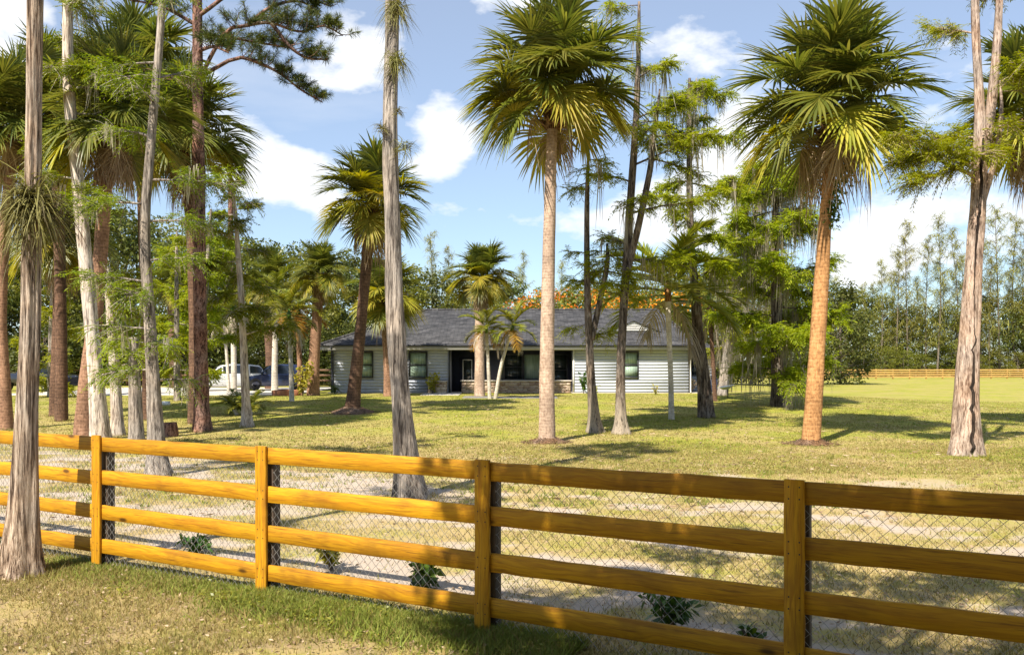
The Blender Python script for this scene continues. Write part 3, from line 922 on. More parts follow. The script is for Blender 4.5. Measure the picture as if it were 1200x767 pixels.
    yb2 = gy + gh2 / slope + 0.02
    for sg in (-1, 1):
        V = [(gx + sg * (gw + .22), gy - .12, gz0 - 0.045), (gx, gy - .12, gz0 + gh2 + .05), (gx, yb2, gz0 + gh2 + .05), (gx + sg * (gw + .22), gy + .25, gz0 - 0.03)]
        b.add(V + [(x, y, z - 0.05) for x, y, z in V], [(0, 1, 2, 3) if sg < 0 else (3, 2, 1, 0), (0, 4, 5, 1), (1, 5, 6, 2), (3, 7, 4, 0), (4, 7, 6, 5)])
    b.build('gablet_roof', M['roof'], gab)
    # low roof of the set-back side wing
    b = MB()
    V = [(10.6, 2.0, 2.78), (13.3, 2.0, 2.78), (13.3, 8.4, 2.78), (10.6, 8.4, 2.78), (10.6, 5.2, 3.6), (11.6, 5.2, 3.55)]
    b.add(V, [(0, 1, 5, 4), (2, 3, 4, 5)]); b.add(V, [(1, 2, 5)]); b.add([(x, y, z - .16) for x, y, z in V[:4]], [(3, 2, 1, 0)])
    b.add([V[0], V[1], V[2], (10.6, 2.0, 2.62), (13.3, 2.0, 2.62), (13.3, 8.4, 2.62)], [(3, 4, 1, 0), (4, 5, 2, 1)])
    b.build('wing_roof', M['roof'], root)
    # vent pipes
    b = MB(); b.tube([(-2.0, 7.5, 4.3), (-2.0, 7.5, 5.35)], 0.05, 8); b.build('vent_pipe', M['white'], roof)
    return root


build_house()


# ------------------------------------------------------------------ cars
def build_car(name, label, loc, rz, paint, rim, kind='suv'):
    root = thing(name, label, 'car' if kind == 'suv' else 'truck', loc, rz)
    # x forward; stations: x, half width, z bottom, z belt (or hood), z roof, half width roof
    if kind == 'suv':
        L = 2.32
        st = [(-2.32, .80, .48, .85, .86, .74), (-2.28, .86, .38, 1.02, 1.05, .78), (-2.16, .91, .34, 1.06, 1.42, .70), (-1.95, .93, .32, 1.06, 1.64, .68), (-1.3, .95, .30, 1.06, 1.71, .69),
              (-.3, .95, .28, 1.05, 1.735, .70), (.35, .95, .28, 1.04, 1.66, .70), (.62, .95, .28, 1.035, 1.50, .72), (1.10, .95, .28, 1.02, 1.07, .80), (1.25, .95, .28, 1.00, 1.02, .82), (1.9, .92, .30, .93, .95, .76),
              (2.2, .86, .34, .82, .84, .70), (2.32, .74, .42, .66, .68, .62)]
        glass = (2, 8)
    else:
        L = 2.8
        st = [(-2.85, .90, .55, 1.05, 1.06, .84), (-2.75, .95, .50, 1.10, 1.12, .88), (-1.0, .97, .45, 1.12, 1.14, .88), (-.80, .97, .42, 1.13, 1.5, .76), (-.6, .97, .42, 1.13, 1.82, .72), (.2, .97, .42, 1.13, 1.86, .72),
              (.65, .97, .42, 1.12, 1.78, .73), (1.25, .97, .42, 1.12, 1.18, .84), (1.4, .97, .42, 1.11, 1.13, .86), (2.4, .95, .44, 1.06, 1.08, .82), (2.7, .90, .48, .98, 1.0, .78), (2.82, .82, .52, .85, .87, .70)]
        glass = (3, 7)
    def sect(s):
        x, w, zb, zh, zr, wr = s
        half = [(w * .90, zb), (w, zb + .12), (w * 1.0, (zb + zh) / 2), (w * .985, zh - .06), (w * .955, zh), (wr + (w * .93 - wr) * .1, zr - .05 * (zr - zh)), (wr * .9, zr)]
        return [(x, y, z) for y, z in half] + [(x, -y, z) for y, z in reversed(half)]
    secs = [sect(s) for s in st]
    n = len(secs[0]); b = MB()
    V = [p for s in secs for p in s]
    F = [(i * n + j, (i + 1) * n + j, (i + 1) * n + (j + 1) % n, i * n + (j + 1) % n) for i in range(len(secs) - 1) for j in range(n)]
    b.add(V, F)
    for o, sgn in ((0, 1), ((len(secs) - 1) * n, -1)):
        c = np.mean(np.array(V[o:o + n]), 0)
        b.add(V[o:o + n] + [tuple(c)], [(j, (j + 1) % n, n) if sgn > 0 else ((j + 1) % n, j, n) for j in range(n)])
    body = b.build('body', paint, root)
    # side glass: offset outwards from the upper side faces
    for sd in (1, -1):
        g0, g1 = glass
        lo = []; hi = []
        for s in st[g0:g1 + 1]:
            x, w, zb, zh, zr, wr = s
            p = np.array([x, sd * w * .955, zh]); q = np.array([x, sd * (wr + (w * .93 - wr) * .1), zr - .05 * (zr - zh)])
            lo.append(p + (q - p) * .10 + [0, sd * .012, 0]); hi.append(p + (q - p) * .90 + [0, sd * .012, 0])
        m = len(lo)
        # split in door windows with pillars between
        for a, c in ((0.02, .32), (.36, .66), (.70, .97)) if kind == 'suv' else ((.06, .46), (.52, .95)):
            ts = np.linspace(a, c, 6) * (m - 1)
            L2 = [tuple(np.array([np.interp(t, range(m), [p[k] for p in lo]) for k in range(3)])) for t in ts]
            H2 = [tuple(np.array([np.interp(t, range(m), [p[k] for p in hi]) for k in range(3)])) for t in ts]
            g = MB(); g.add(L2 + H2, [(k, k + 1, 7 + k, 6 + k) if sd < 0 else (k + 1, k, 6 + k, 7 + k) for k in range(5)])
            g.build('side_window', M['carglass'], root)
    def screen(nm, ia, ib, lift):
        a, c = st[ia], st[ib]
        pa = [(a[0], -a[5] * .82, a[4]), (a[0], a[5] * .82, a[4])]; pc = [(c[0], -c[5] * .86, c[4]), (c[0], c[5] * .86, c[4])]
        g = MB(); V = np.array(pa + pc[::-1]); V[:, 0] += lift[0]; V[:, 2] += lift[1]
        ce = V.mean(0); V = ce + (V - ce) * np.array([.93, 1, .93]); g.add(V, [(0, 1, 2, 3)] if lift[0] < 0 else [(3, 2, 1, 0)])
        g.build(nm, M['carglass'], root)
    if kind == 'suv': screen('windscreen', 7, 8, (.02, .02)); screen('rear_window', 3, 2, (-.03, .02))
    else: screen('windscreen', 6, 7, (.02, .02)); screen('rear_window', 4, 3, (-.02, .02))
    # wheels
    wb = (1.42, -1.42) if kind == 'suv' else (1.85, -1.75)
    R = .36 if kind == 'suv' else .40
    tm = MB()
    prof = [(R * .62, -.10), (R * .9, -.115), (R, -.08), (R, .08), (R * .9, .115), (R * .62, .10)]
    N = 24; th = np.arange(N) * TAU / N
    V = [(r * math.cos(t), y, r * math.sin(t)) for r, y in prof for t in th]
    tm.add(V, [(i * N + j, i * N + (j + 1) % N, (i + 1) * N + (j + 1) % N, (i + 1) * N + j) for i in range(5) for j in range(N)])
    tyre = tm.mesh('tyre', M['tyre'])
    rm = MB()
    for k in range(5):
        a = k * TAU / 5
        ca, sa = math.cos(a), math.sin(a)
        for off in (-.05, .05):
            V = []
            for r, wdt in ((.04, .045), (R * .62, .028)):
                for y in (.06, .095):
                    for s in (-1, 1):
                        q = r * ca - (s * wdt + off * .5) * sa, y, r * sa + (s * wdt + off * .5) * ca
                        V.append(q)
            rm.add(V, [(0, 1, 3, 2), (4, 6, 7, 5), (0, 4, 5, 1), (2, 3, 7, 6), (0, 2, 6, 4), (1, 5, 7, 3)])
    V = [(r * math.cos(t), y, r * math.sin(t)) for r, y in ((R * .64, -.09), (R * .64, .1), (R * .57, .1), (R * .55, .03), (0.01, .03)) for t in th]
    rm.add(V, [(i * N + j, i * N + (j + 1) % N, (i + 1) * N + (j + 1) % N, (i + 1) * N + j) for i in range(4) for j in range(N)])
    rmesh = rm.mesh('rim', rim)
    for x in wb:
        for sd in (1, -1):
            w = link('wheel', tyre, root, loc=(x, sd * .84, R), rot=(0, 0, 0 if sd > 0 else math.pi))
            link('rim', rmesh, w)
            a = MB(); ph = np.linspace(-.15, math.pi + .15, 13)
            V = [(x + r * math.cos(t), sd * (st[4][1] + y), R + r * math.sin(t)) for r, y in ((R + .07, .012), (R + .005, .012), (R * .4, -.06)) for t in ph]
            a.add(V, [(i * 13 + j, i * 13 + j + 1, (i + 1) * 13 + j + 1, (i + 1) * 13 + j) for i in range(2) for j in range(12)])
            a.build('wheel_arch', M['plastic'], root)
    fx = st[-2][0]
    for sd in (1, -1):
        hz = .80 if kind == 'suv' else .95
        g = MB(); g.add([(fx - .22, sd * .90, hz - .05), (fx + .03, sd * .80, hz - .07), (fx + .05, sd * .58, hz - .06), (fx + .03, sd * .58, hz + .04), (fx - .02, sd * .79, hz + .05), (fx - .24, sd * .905, hz + .05)], [(0, 1, 4, 5), (1, 2, 3, 4)]) ; g.build('headlight', M['lamp'], root)
        g = MB(); g.box(st[1][0] - .035, st[1][0] + .12, min(sd * .70, sd * .885), max(sd * .70, sd * .885), .88, 1.0); g.build('tail_light', M['terracotta'], root)
        g = MB(); g.box(.72, .90, min(sd * .97, sd * 1.10), max(sd * .97, sd * 1.10), 1.06, 1.2); g.build('mirror', paint, root)
    g = MB(); g.box(fx + .0, fx + .09, -.52, .52, .56 if kind == 'suv' else .66, .74 if kind == 'suv' else .90); g.build('grille', M['plastic'], root)
    g = MB(); g.cbox(fx - .05, fx + .15, -.78, .78, .36, .50, .03); g.build('bumper', M['plastic'], root)
    if kind != 'suv':
        g = MB(); g.box(-2.68, -1.05, -.78, .78, 1.125, 1.16); g.build('bed_cover', M['plastic'], root)
    return root


def on_ground(x, y, lift=0.0):
    return (x, y, gz1(x, y) + lift)


build_car('parked_suv', 'silver SUV parked on the pad behind the whitish palm trunks', on_ground(-18.7, 56.0, 0.036), math.radians(204), M['silver'], M['rim'])
build_car('parked_suv', 'dark blue SUV parked beside the silver one, nose towards the lawn', on_ground(-15.9, 57.2, 0.036), math.radians(205), M['blue'], M['darkrim'])
build_car('pickup_truck', 'black pickup truck beyond the driveway behind the thick foreground trunk', on_ground(-31.2, 56.2), math.radians(-24), M['black'], M['darkrim'], 'pickup')

# ------------------------------------------------------------------ vegetation builders
def smooth_path(pts, n, tt=None):
    pts = np.asarray(pts, float)
    if len(pts) == 2: return pts[0] + (pts[1] - pts[0]) * (np.linspace(0, 1, n) if tt is None else tt)[:, None]
    q = np.concatenate([[2 * pts[0] - pts[1]], pts, [2 * pts[-1] - pts[-2]]])
    out = []
    m = len(pts) - 1
    for t in (np.linspace(0, m, n) if tt is None else tt * m):
        i = min(int(t), m - 1); f = t - i
        a, b, c, d = q[i], q[i + 1], q[i + 2], q[i + 3]
        out.append(0.5 * (2 * b + (c - a) * f + (2 * a - 5 * b + 4 * c - d) * f * f + (3 * b - a - 3 * c + d) * f ** 3))
    return np.array(out)


def trunk_mesh(b, path, radii, seg=18, rings=46, seed=0, flare=0.0, flutes=0, rough=0.05, ringy=0.0):
    """tapered, slightly crooked trunk; flare and flutes shape a buttressed base"""
    if flare:
        radii = list(radii); fl0 = radii[0] / (radii[1] * 1.12) - 1; radii[0] = radii[1] * 1.12; flare = max(.05, fl0)
    tt = np.linspace(0, 1, rings) ** (1.6 if flare else 1.0)
    p = smooth_path(path, rings, tt)
    t = np.linspace(0, 1, len(radii)); r = np.interp(tt, t, radii)
    rng = np.random.default_rng(seed)
    dist = np.concatenate([[0], np.cumsum(np.linalg.norm(np.diff(p, axis=0), axis=1))])
    th = np.arange(seg) * TAU / seg
    shp = []
    ph = rng.uniform(0, TAU, 6)
    for i in range(rings):
        s = dist[i]
        fl = math.exp(-max(0, s - .08) / max(.40, radii[0] * 2.4))
        m = 1 + rough * (vnoise(np.cos(th) * 2.2 + 10, np.sin(th) * 2.2 + s * 1.6 + seed, seed) - 0.5) * 2
        m = m + rough * 0.7 * np.sin(th * 7 + ph[0] + 0.5 * math.sin(s * 1.3)) * 0.5
        if seg >= 34: m = m + rough * 1.7 * (vnoise(th / TAU * 26 + seed, np.full(seg, s * 1.1), seed + 3) - .5) * 2
        if flutes: m = m + (0.05 + 0.16 * fl * min(flare, 1.2)) * np.cos(th * flutes + ph[1] + 0.25 * s)
        m = m * (1 + flare * fl)
        if ringy: m = m * (1 + ringy * ((s * 9) % 1.0 - 0.5))
        shp.append(m)
    # denser rings near the base come from the path itself
    b.tube(p, r, seg, shape=shp)
    return p, r


def leaves(b, C, D, L, Wd, seed=0, droop=0.0, mi=0, up=None):
    """many small leaf-shaped quads: base, two shoulders, tip"""
    C = np.asarray(C, float); n = len(C)
    if n == 0: return
    rng = np.random.default_rng(seed)
    D = np.asarray(D, float); D = D / (np.linalg.norm(D, axis=1)[:, None] + 1e-9)
    L = np.broadcast_to(L, (n,)); Wd = np.broadcast_to(Wd, (n,))
    R = rng.normal(size=(n, 3)) if up is None else np.asarray(up) + rng.normal(size=(n, 3)) * 0.5
    S = np.cross(D, R); S /= np.linalg.norm(S, axis=1)[:, None] + 1e-9
    mid = C + D * (L * 0.5)[:, None]; tip = C + D * L[:, None]
    tip[:, 2] -= droop * L; mid[:, 2] -= droop * 0.25 * L
    V = np.stack([C, mid + S * (Wd / 2)[:, None], tip, mid - S * (Wd / 2)[:, None]], 1).reshape(-1, 3)
    F = np.arange(n * 4).reshape(n, 4)
    b.add(V, F, mi)


def ribbons(b, P0, D0, L, Wd, droop, nseg=4, seed=0, mi=0):
    """curved strap leaves or hanging strands (vectorised): start, direction, length, width, how far they bend down"""
    P0 = np.asarray(P0, float); n = len(P0)
    if n == 0: return
    rng = np.random.default_rng(seed)
    D0 = np.asarray(D0, float); D0 = D0 / (np.linalg.norm(D0, axis=1)[:, None] + 1e-9)
    L = np.broadcast_to(L, (n,)); Wd = np.broadcast_to(Wd, (n,)); droop = np.broadcast_to(droop, (n,))
    S = np.cross(D0, np.array([0, 0, 1.0]) + rng.normal(size=(n, 3)) * 0.3); S /= np.linalg.norm(S, axis=1)[:, None] + 1e-9
    rows = []
    for k in range(nseg + 1):
        u = k / nseg
        c = P0 + D0 * (L * u)[:, None]
        c[:, 2] -= droop * L * u * u
        w = Wd * (1 - u) ** 0.6 * 0.5 if k < nseg else Wd * 0.03
        rows.append(c + S * w[:, None]); rows.append(c - S * w[:, None])
    V = np.stack(rows, 1)
    m = 2 * (nseg + 1)
    base = (np.arange(n) * m)[:, None]
    F = np.concatenate([base + np.array([2 * k, 2 * k + 1, 2 * k + 3, 2 * k + 2]) for k in range(nseg)], 0)
    b.add(V.reshape(-1, 3), F, mi)


# ---- fan palm fronds (costapalmate), one mesh per attitude so that gravity is right
def fan_frond(seed, el, pl=1.05, bl=1.05, nseg=50, dead=False):
    rng = np.random.default_rng(seed)
    b = MB()
    e = math.radians(el); p = np.array([0.0, 0, 0]); pts = [p]; n = 7
    bend = (0.26 if not dead else 0.5) * max(0.12, math.cos(e))
    for k in range(n):
        e -= bend / n; p = p + np.array([math.cos(e), 0, math.sin(e)]) * pl / n; pts.append(p)
    b.tube(pts, np.linspace(0.026, 0.012, n + 1), 4, cap=False)
    cl = bl * 0.55; cn = 10; costa = [(p.copy(), e)]
    cb = (0.78 if not dead else 1.2) * max(0.25, math.cos(e))
    for k in range(cn):
        e -= cb / cn; e = max(e, -1.5)
        p = p + np.array([math.cos(e), 0, math.sin(e)]) * cl / cn; costa.append((p.copy(), e))
    Y = np.array([0, 1.0, 0]); Z = np.array([0, 0, 1.0])
    maxa = 160
    for i in range(nseg):
        ph = math.radians(-maxa + 2 * maxa * (i + 0.5) / nseg + rng.normal(0, 1.5))
        s = 1 - abs(math.degrees(ph)) / maxa
        k = min(cn, max(0, s * 0.92 * cn)); k0 = int(k); f = k - k0; k1 = min(cn, k0 + 1)
        o = costa[k0][0] * (1 - f) + costa[k1][0] * f; ee = costa[k0][1] * (1 - f) + costa[k1][1] * f
        t = np.array([math.cos(ee), 0, math.sin(ee)]); nn = np.array([-math.sin(ee), 0, math.cos(ee)])
        d = math.cos(ph) * t + math.sin(ph) * Y + nn * (0.30 * abs(math.sin(ph)) if not dead else -0.35 * abs(math.sin(ph)))
        d /= np.linalg.norm(d)
        L = bl * (0.80 + 0.2 * s) * rng.uniform(0.86, 1.08) * (rng.uniform(.6, 1) if dead else 1)
        side = np.cross(d, nn); side /= np.linalg.norm(side) + 1e-9
        dr = (rng.uniform(0.08, 0.42) if not dead else rng.uniform(0.5, 1.0))
        us = (0, .3, .58, .82, 1); ws = (.020, .066, .058, .030, .003)
        if dead: ws = (.014, .036, .034, .022, .004)
        V = []
        for u, w in zip(us, ws):
            c = o + d * L * u - Z * dr * L * (u ** 2.3)
            if dead: c = c + side * 0.05 * math.sin(u * 5 + i) * u
            V += [c + side * w * .5, c - nn * w * 0.32, c - side * w * .5]
        F = []
        for q in range(4):
            a = q * 3
            F += [(a, a + 1, a + 4, a + 3), (a + 1, a + 2, a + 5, a + 4)]
        b.add(V, F)
    return b.mesh('frond', M['frond_d'] if dead else M['frond'])


FAN = {}
for _el in (84, 70, 56, 42, 28, 14, 0, -14, -28, -42):
    FAN[_el] = [fan_frond(1000 + _el * 3 + s, _el + s * 3, 1.05, 1.08) for s in range(2)]
FAN_D = {_el: [fan_frond(2700 + _el * 3 + s, _el, 0.85, 1.0, 36, True) for s in range(2)] for _el in (-20, -45, -62, -76)}


def pick(dic, el):
    return min(dic, key=lambda k: abs(k - el))


def child_frond(mesh, parent, loc, rz, sc, mat, tilt=(0, 0)):
    o = link('frond', mesh, parent, loc=loc, rot=(tilt[0], tilt[1], rz), scale=sc)
    o.material_slots[0].link = 'OBJECT'; o.material_slots[0].material = mat
    return o


BASES = []                                # feet of trees, for the grass that grows round them


def fan_palm(label, base_px, path_px, widths_px, mat, scale, n=44, low=-35, yellow=0.25, dead=9, seed=0, group=None, d=None, boots=0.9, head_r=0.2, name='sabal_palm', top_el=86, mound=0.0, loc=None, dead_els=(-20, -45, -45, -62)):
    """palm given by its trunk in the photograph: foot, way points and widths, all at the depth of its foot"""
    rng = random.Random(seed)
    if loc is None:
        g = G(*base_px) if d is None else np.array([(base_px[0] - 600) / F0 * d, d, gz1((base_px[0] - 600) / F0 * d, d)])
    else: g = np.array(loc)
    dep = g[1]
    root = thing(name, label, 'palm tree', g, 0, group); BASES.append((g[0], g[1], widths_px[0] / F0 * dep / 2))
    pts = [np.array([0, 0, -0.08])] + [P(x, y, dep) - g for x, y in path_px]
    lean = rng.uniform(-.25, .25)
    for k, q in enumerate(pts): q[1] += lean * (k / (len(pts) - 1)) ** 2
    b = MB()
    trunk_mesh(b, pts, [w / F0 * dep / 2 for w in widths_px], 18, 90, seed, 0.28, 0, 0.04, 0.012)
    b.build('trunk', mat, root, smooth=True)
    bud = pts[-1]
    # crown head: stubs of old leaf bases round the bud
    b = MB()
    hr = head_r * scale
    dirn = pts[-1] - pts[-2]; dirn /= np.linalg.norm(dirn)
    b.tube([bud - dirn * boots * scale, bud - dirn * .5 * boots * scale, bud - dirn * .1, bud + np.array([0, 0, .25 * scale])], [hr * .75, hr, hr * 1.0, .04], 12)
    for k in range(46):
        a = k * 2.4; u = k / 46
        q = bud - dirn * boots * scale * (1 - u)
        dv = np.array([math.cos(a), math.sin(a), .9 + rng.uniform(-.2, .3)]); dv /= np.linalg.norm(dv)
        s0 = q + np.array([math.cos(a), math.sin(a), 0]) * hr * .75
        b.tube([s0, s0 + dv * rng.uniform(.16, .34) * scale], [.05 * scale, .022 * scale], 4)
    crown = b.build('crown', M['boots'], root)
    n = int(n * 1.15); low = low * .45; scale = scale * .93
    for k in range(n):
        u = (k + 0.5) / n
        el = top_el - (top_el - low) * u ** 0.9 + rng.uniform(-15, 12)
        az = k * 2.39996 + rng.uniform(-.5, .5)
        zoff = (0.20 - 0.40 * u) * scale
        ye = u > 1 - yellow * 1.2 and rng.random() < 0.75
        mesh = rng.choice(FAN[pick(FAN, el)])
        m = M['frond_y'] if ye else M['frond']
        sc = scale * rng.uniform(.86, 1.10) * (1.16 - .20 * u)
        child_frond(mesh, crown, (bud[0], bud[1], bud[2] + zoff), az, sc, m, (rng.uniform(-.06, .06), rng.uniform(-.05, .05)))
    for k in range(dead):
        el = rng.choice(dead_els)
        az = k * 2.39996 + 1.1 + rng.uniform(-.5, .5)
        child_frond(rng.choice(FAN_D[el]), crown, (bud[0], bud[1], bud[2] - (.18 + .2 * rng.random()) * scale), az, scale * rng.uniform(.65, .95), M['frond_d'])
    if mound:
        mulch_mound(g, mound, seed)
    return root


def mulch_mound(g, r, seed):
    b = MB(); N = 28; rings = 7
    rng = np.random.default_rng(seed)
    V = []
    for i in range(rings):
        u = i / (rings - 1)
        for j in range(N):
            a = j * TAU / N
            rr = r * u * (1 + 0.22 * (vnoise(np.array([math.cos(a) * 2 + seed]), np.array([math.sin(a) * 2]), seed)[0] - .5) * 2)
            x = g[0] + rr * math.cos(a); y = g[1] + rr * math.sin(a) * 1.0
            h = 0.42 * r * (1 - u) ** 1.3 + rng.uniform(-.012, .02) * (u < 1)
            V.append((x - g[0], y - g[1], gz1(x, y) - g[2] + h + (0.012 if u < 1 else -0.06)))
    b.add(V, [(i * N + j, i * N + (j + 1) % N, (i + 1) * N + (j + 1) % N, (i + 1) * N + j) for i in range(rings - 1) for j in range(N)])
    n = 700
    a = rng.uniform(0, TAU, n); q = r * np.sqrt(rng.uniform(0, 1, n)) * 1.3
    C = np.stack([q * np.cos(a), q * np.sin(a), 0.42 * r * (1 - np.clip(q / r, 0, 1)) ** 1.3 + .02 + gz(g[0] + q * np.cos(a), g[1] + q * np.sin(a)) - g[2]], -1)
    leaves(b, C, rng.normal(size=(n, 3)) * [1, 1, .25], rng.uniform(.05, .14, n), .02, seed)
    o = b.build('mulch', M['mulch'], None, kind='stuff')
    o.location = tuple(g)
    return o


# ---- feather palms
def feather_frond(seed, el, L=2.0, nl=46, ll=.66, bend=1.15, droop=.16, dead=False):
    rng = np.random.default_rng(seed); b = MB()
    e = math.radians(el); p = np.array([0.0, 0, 0]); n = 16; pts = [p]; es = [e]
    for k in range(n):
        e = max(e - bend / n * (0.5 + k / n), -1.45); p = p + np.array([math.cos(e), 0, math.sin(e)]) * L / n; pts.append(p); es.append(e)
    b.tube(pts, np.linspace(.022, .005, n + 1), 4, cap=False)
    P0 = []; D0 = []; Ls = []
    for i in range(nl):
        u = .16 + .84 * i / (nl - 1); k = u * n; k0 = min(int(k), n - 1); f = k - k0
        o = pts[k0] * (1 - f) + pts[k0 + 1] * f; ee = es[k0]
        t = np.array([math.cos(ee), 0, math.sin(ee)]); nn = np.array([-math.sin(ee), 0, math.cos(ee)])
        for sd in (-1, 1):
            d = t * (.35 + .65 * u) + np.array([0, sd, 0]) * (1.05 - .45 * u) + nn * rng.uniform(.1, .35)
            P0.append(o); D0.append(d + rng.normal(0, .06, 3)); Ls.append(ll * (math.sin(math.pi * (.12 + .83 * u)) ** .6 + .1) * rng.uniform(.88, 1.1))
    ribbons(b, P0, D0, np.array(Ls), ll * .105, (droop if not dead else 1.1) * rng.uniform(.7, 1.3, len(P0)), 4, seed)
    return b.mesh('frond', M['feather_d'] if dead else M['feather'])


FEA = {el: [feather_frond(900 + el + s, el) for s in range(2)] for el in (82, 66, 50, 34, 18, 0, -20)}
FEA_D = {el: [feather_frond(1200 + el, el, 1.8, 24, .5, 1.0, .9, True)] for el in (-10, -40, -65)}


def feather_palm(label, stems, mat, scale, n=14, seed=0, group=None, name='feather_palm', orange=0, dead=0, low=-15, d=None, tops=84, shaft=True):
    """stems: list of (foot pixel, way points, widths); fronds on every stem"""
    rng = random.Random(seed)
    foot = stems[0][0]
    g = G(*foot) if d is None else np.array([(foot[0] - 600) / F0 * d, d, gz1((foot[0] - 600) / F0 * d, d)])
    dep = g[1]
    root = thing(name, label, 'palm tree', g, 0, group)
    for si, (fpx, pth, wd) in enumerate(stems):
        x0 = (fpx[0] - 600) / F0 * dep
        pts = [np.array([x0 - g[0], rng.uniform(-.1, .1) if si else 0, -.08])] + [P(x, y, dep) - g for x, y in pth]
        b = MB(); trunk_mesh(b, pts, [w / F0 * dep / 2 for w in wd], 12, 50, seed + si, .3, 0, .03, .01)
        b.build('trunk', mat, root, smooth=True)
        bud = pts[-1]
        b = MB()
        dirn = pts[-1] - pts[-2]; dirn /= np.linalg.norm(dirn)
        r = wd[-1] / F0 * dep / 2
        b.tube([bud - dirn * .1, bud + dirn * .25 * scale, bud + dirn * .5 * scale], [r * 1.1, r * 1.15, r * .4], 10)
        crown = b.build('crown', M['shrub'] if shaft else M['boots'], root, smooth=True)
        for k in range(n):
            u = (k + .5) / n
            el = tops - (tops - low) * u + rng.uniform(-6, 6)
            o = child_frond(rng.choice(FEA[pick(FEA, el)]), crown, tuple(bud + dirn * (.4 - .35 * u) * scale), k * 2.39996 + rng.uniform(-.3, .3) + si, scale * rng.uniform(.85, 1.1), M['feather_o'] if k >= n - orange else M['feather'])
        for k in range(dead):
            child_frond(rng.choice(FEA_D[rng.choice((-10, -40, -65))]), crown, tuple(bud), k * 2.1 + rng.uniform(-.4, .4) + si, scale * rng.uniform(.8, 1.0), M['feather_d'])
    return root


# ---- cypresses and other forest trees
def limb_path(start, az, length, rise, rng, n=7, curl=0.0, wob=.12):
    p = np.array(start, float); out = [p.copy()]
    a = az; r = rise
    for k in range(n):
        a += rng.uniform(-wob, wob); r += curl / n + rng.uniform(-wob, wob) * .4
        p = p + np.array([math.cos(a) * math.cos(r), math.sin(a) * math.cos(r), math.sin(r)]) * length / n
        out.append(p.copy())
    return np.array(out)


def spray(b, path, rng_np, L, W, per, start=.25, spread=.5, droop=.3, twig_L=.45, tw_b=None, seed=0, layers=1.0):
    """feathery flat sprays on side twigs along a limb path"""
    n = len(path); C = []; D = []
    T = np.gradient(path, axis=0); T /= np.linalg.norm(T, axis=1)[:, None] + 1e-9
    for q in range(per):
        u = start + (1 - start) * rng_np.random() ** .8
        k = u * (n - 1); k0 = min(int(k), n - 2); f = k - k0
        o = path[k0] * (1 - f) + path[k0 + 1] * f; t = T[k0]
        sd = rng_np.choice([-1, 1])
        s = np.cross(t, [0, 0, 1]); s /= np.linalg.norm(s) + 1e-9
        d = t * rng_np.uniform(.2, .9) + s * sd * rng_np.uniform(.4, 1.1) + np.array([0, 0, rng_np.normal(-.05, layers * .5)])
        d /= np.linalg.norm(d)
        tl = twig_L * rng_np.uniform(.5, 1.3)
        m = 9
        uu = np.linspace(.12, 1, m)
        line = o + d * (uu * tl)[:, None]; line[:, 2] -= droop * tl * uu ** 2
        if tw_b is not None: tw_b.tube([o, line[m // 2], line[-1]], [.008, .006, .003], 3, cap=False)
        ps = np.cross(d, [0, 0, 1]); ps /= np.linalg.norm(ps) + 1e-9
        for s2 in (-1, 1):
            C.append(line); D.append(d * .65 + ps * s2 + rng_np.normal(0, .28, (m, 3)) + np.array([0, 0, -.12]))
    C = np.concatenate(C); D = np.concatenate(D)
    k = len(C)
    leaves(b, C, D, rng_np.uniform(.7, 1.25, k) * L, W * rng_np.uniform(.7, 1.2, k), seed, droop * .8, up=np.array([0, 0, 1.0]))


def hang_moss(b, pts, rng_np, n, Lmin, Lmax, w=.030, clump=9):
    """spanish moss: bundles of thin hanging strands"""
    P0 = []; Ls = []; Ws = []
    pts = np.asarray(pts)
    for k in range(n):
        o = pts[rng_np.integers(len(pts))] + rng_np.normal(0, .08, 3)
        L = rng_np.uniform(Lmin, Lmax)
        for c in range(clump):
            P0.append(o + rng_np.normal(0, .06, 3) * [1, 1, .6]); Ls.append(L * rng_np.uniform(.45, 1.1)); Ws.append(w * rng_np.uniform(.6, 1.5))
    m = len(P0)
    ribbons(b, np.array(P0), np.stack([rng_np.normal(0, .10, m), rng_np.normal(0, .10, m), -np.ones(m)], -1), np.array(Ls), np.array(Ws), 0.0, 4, 3)


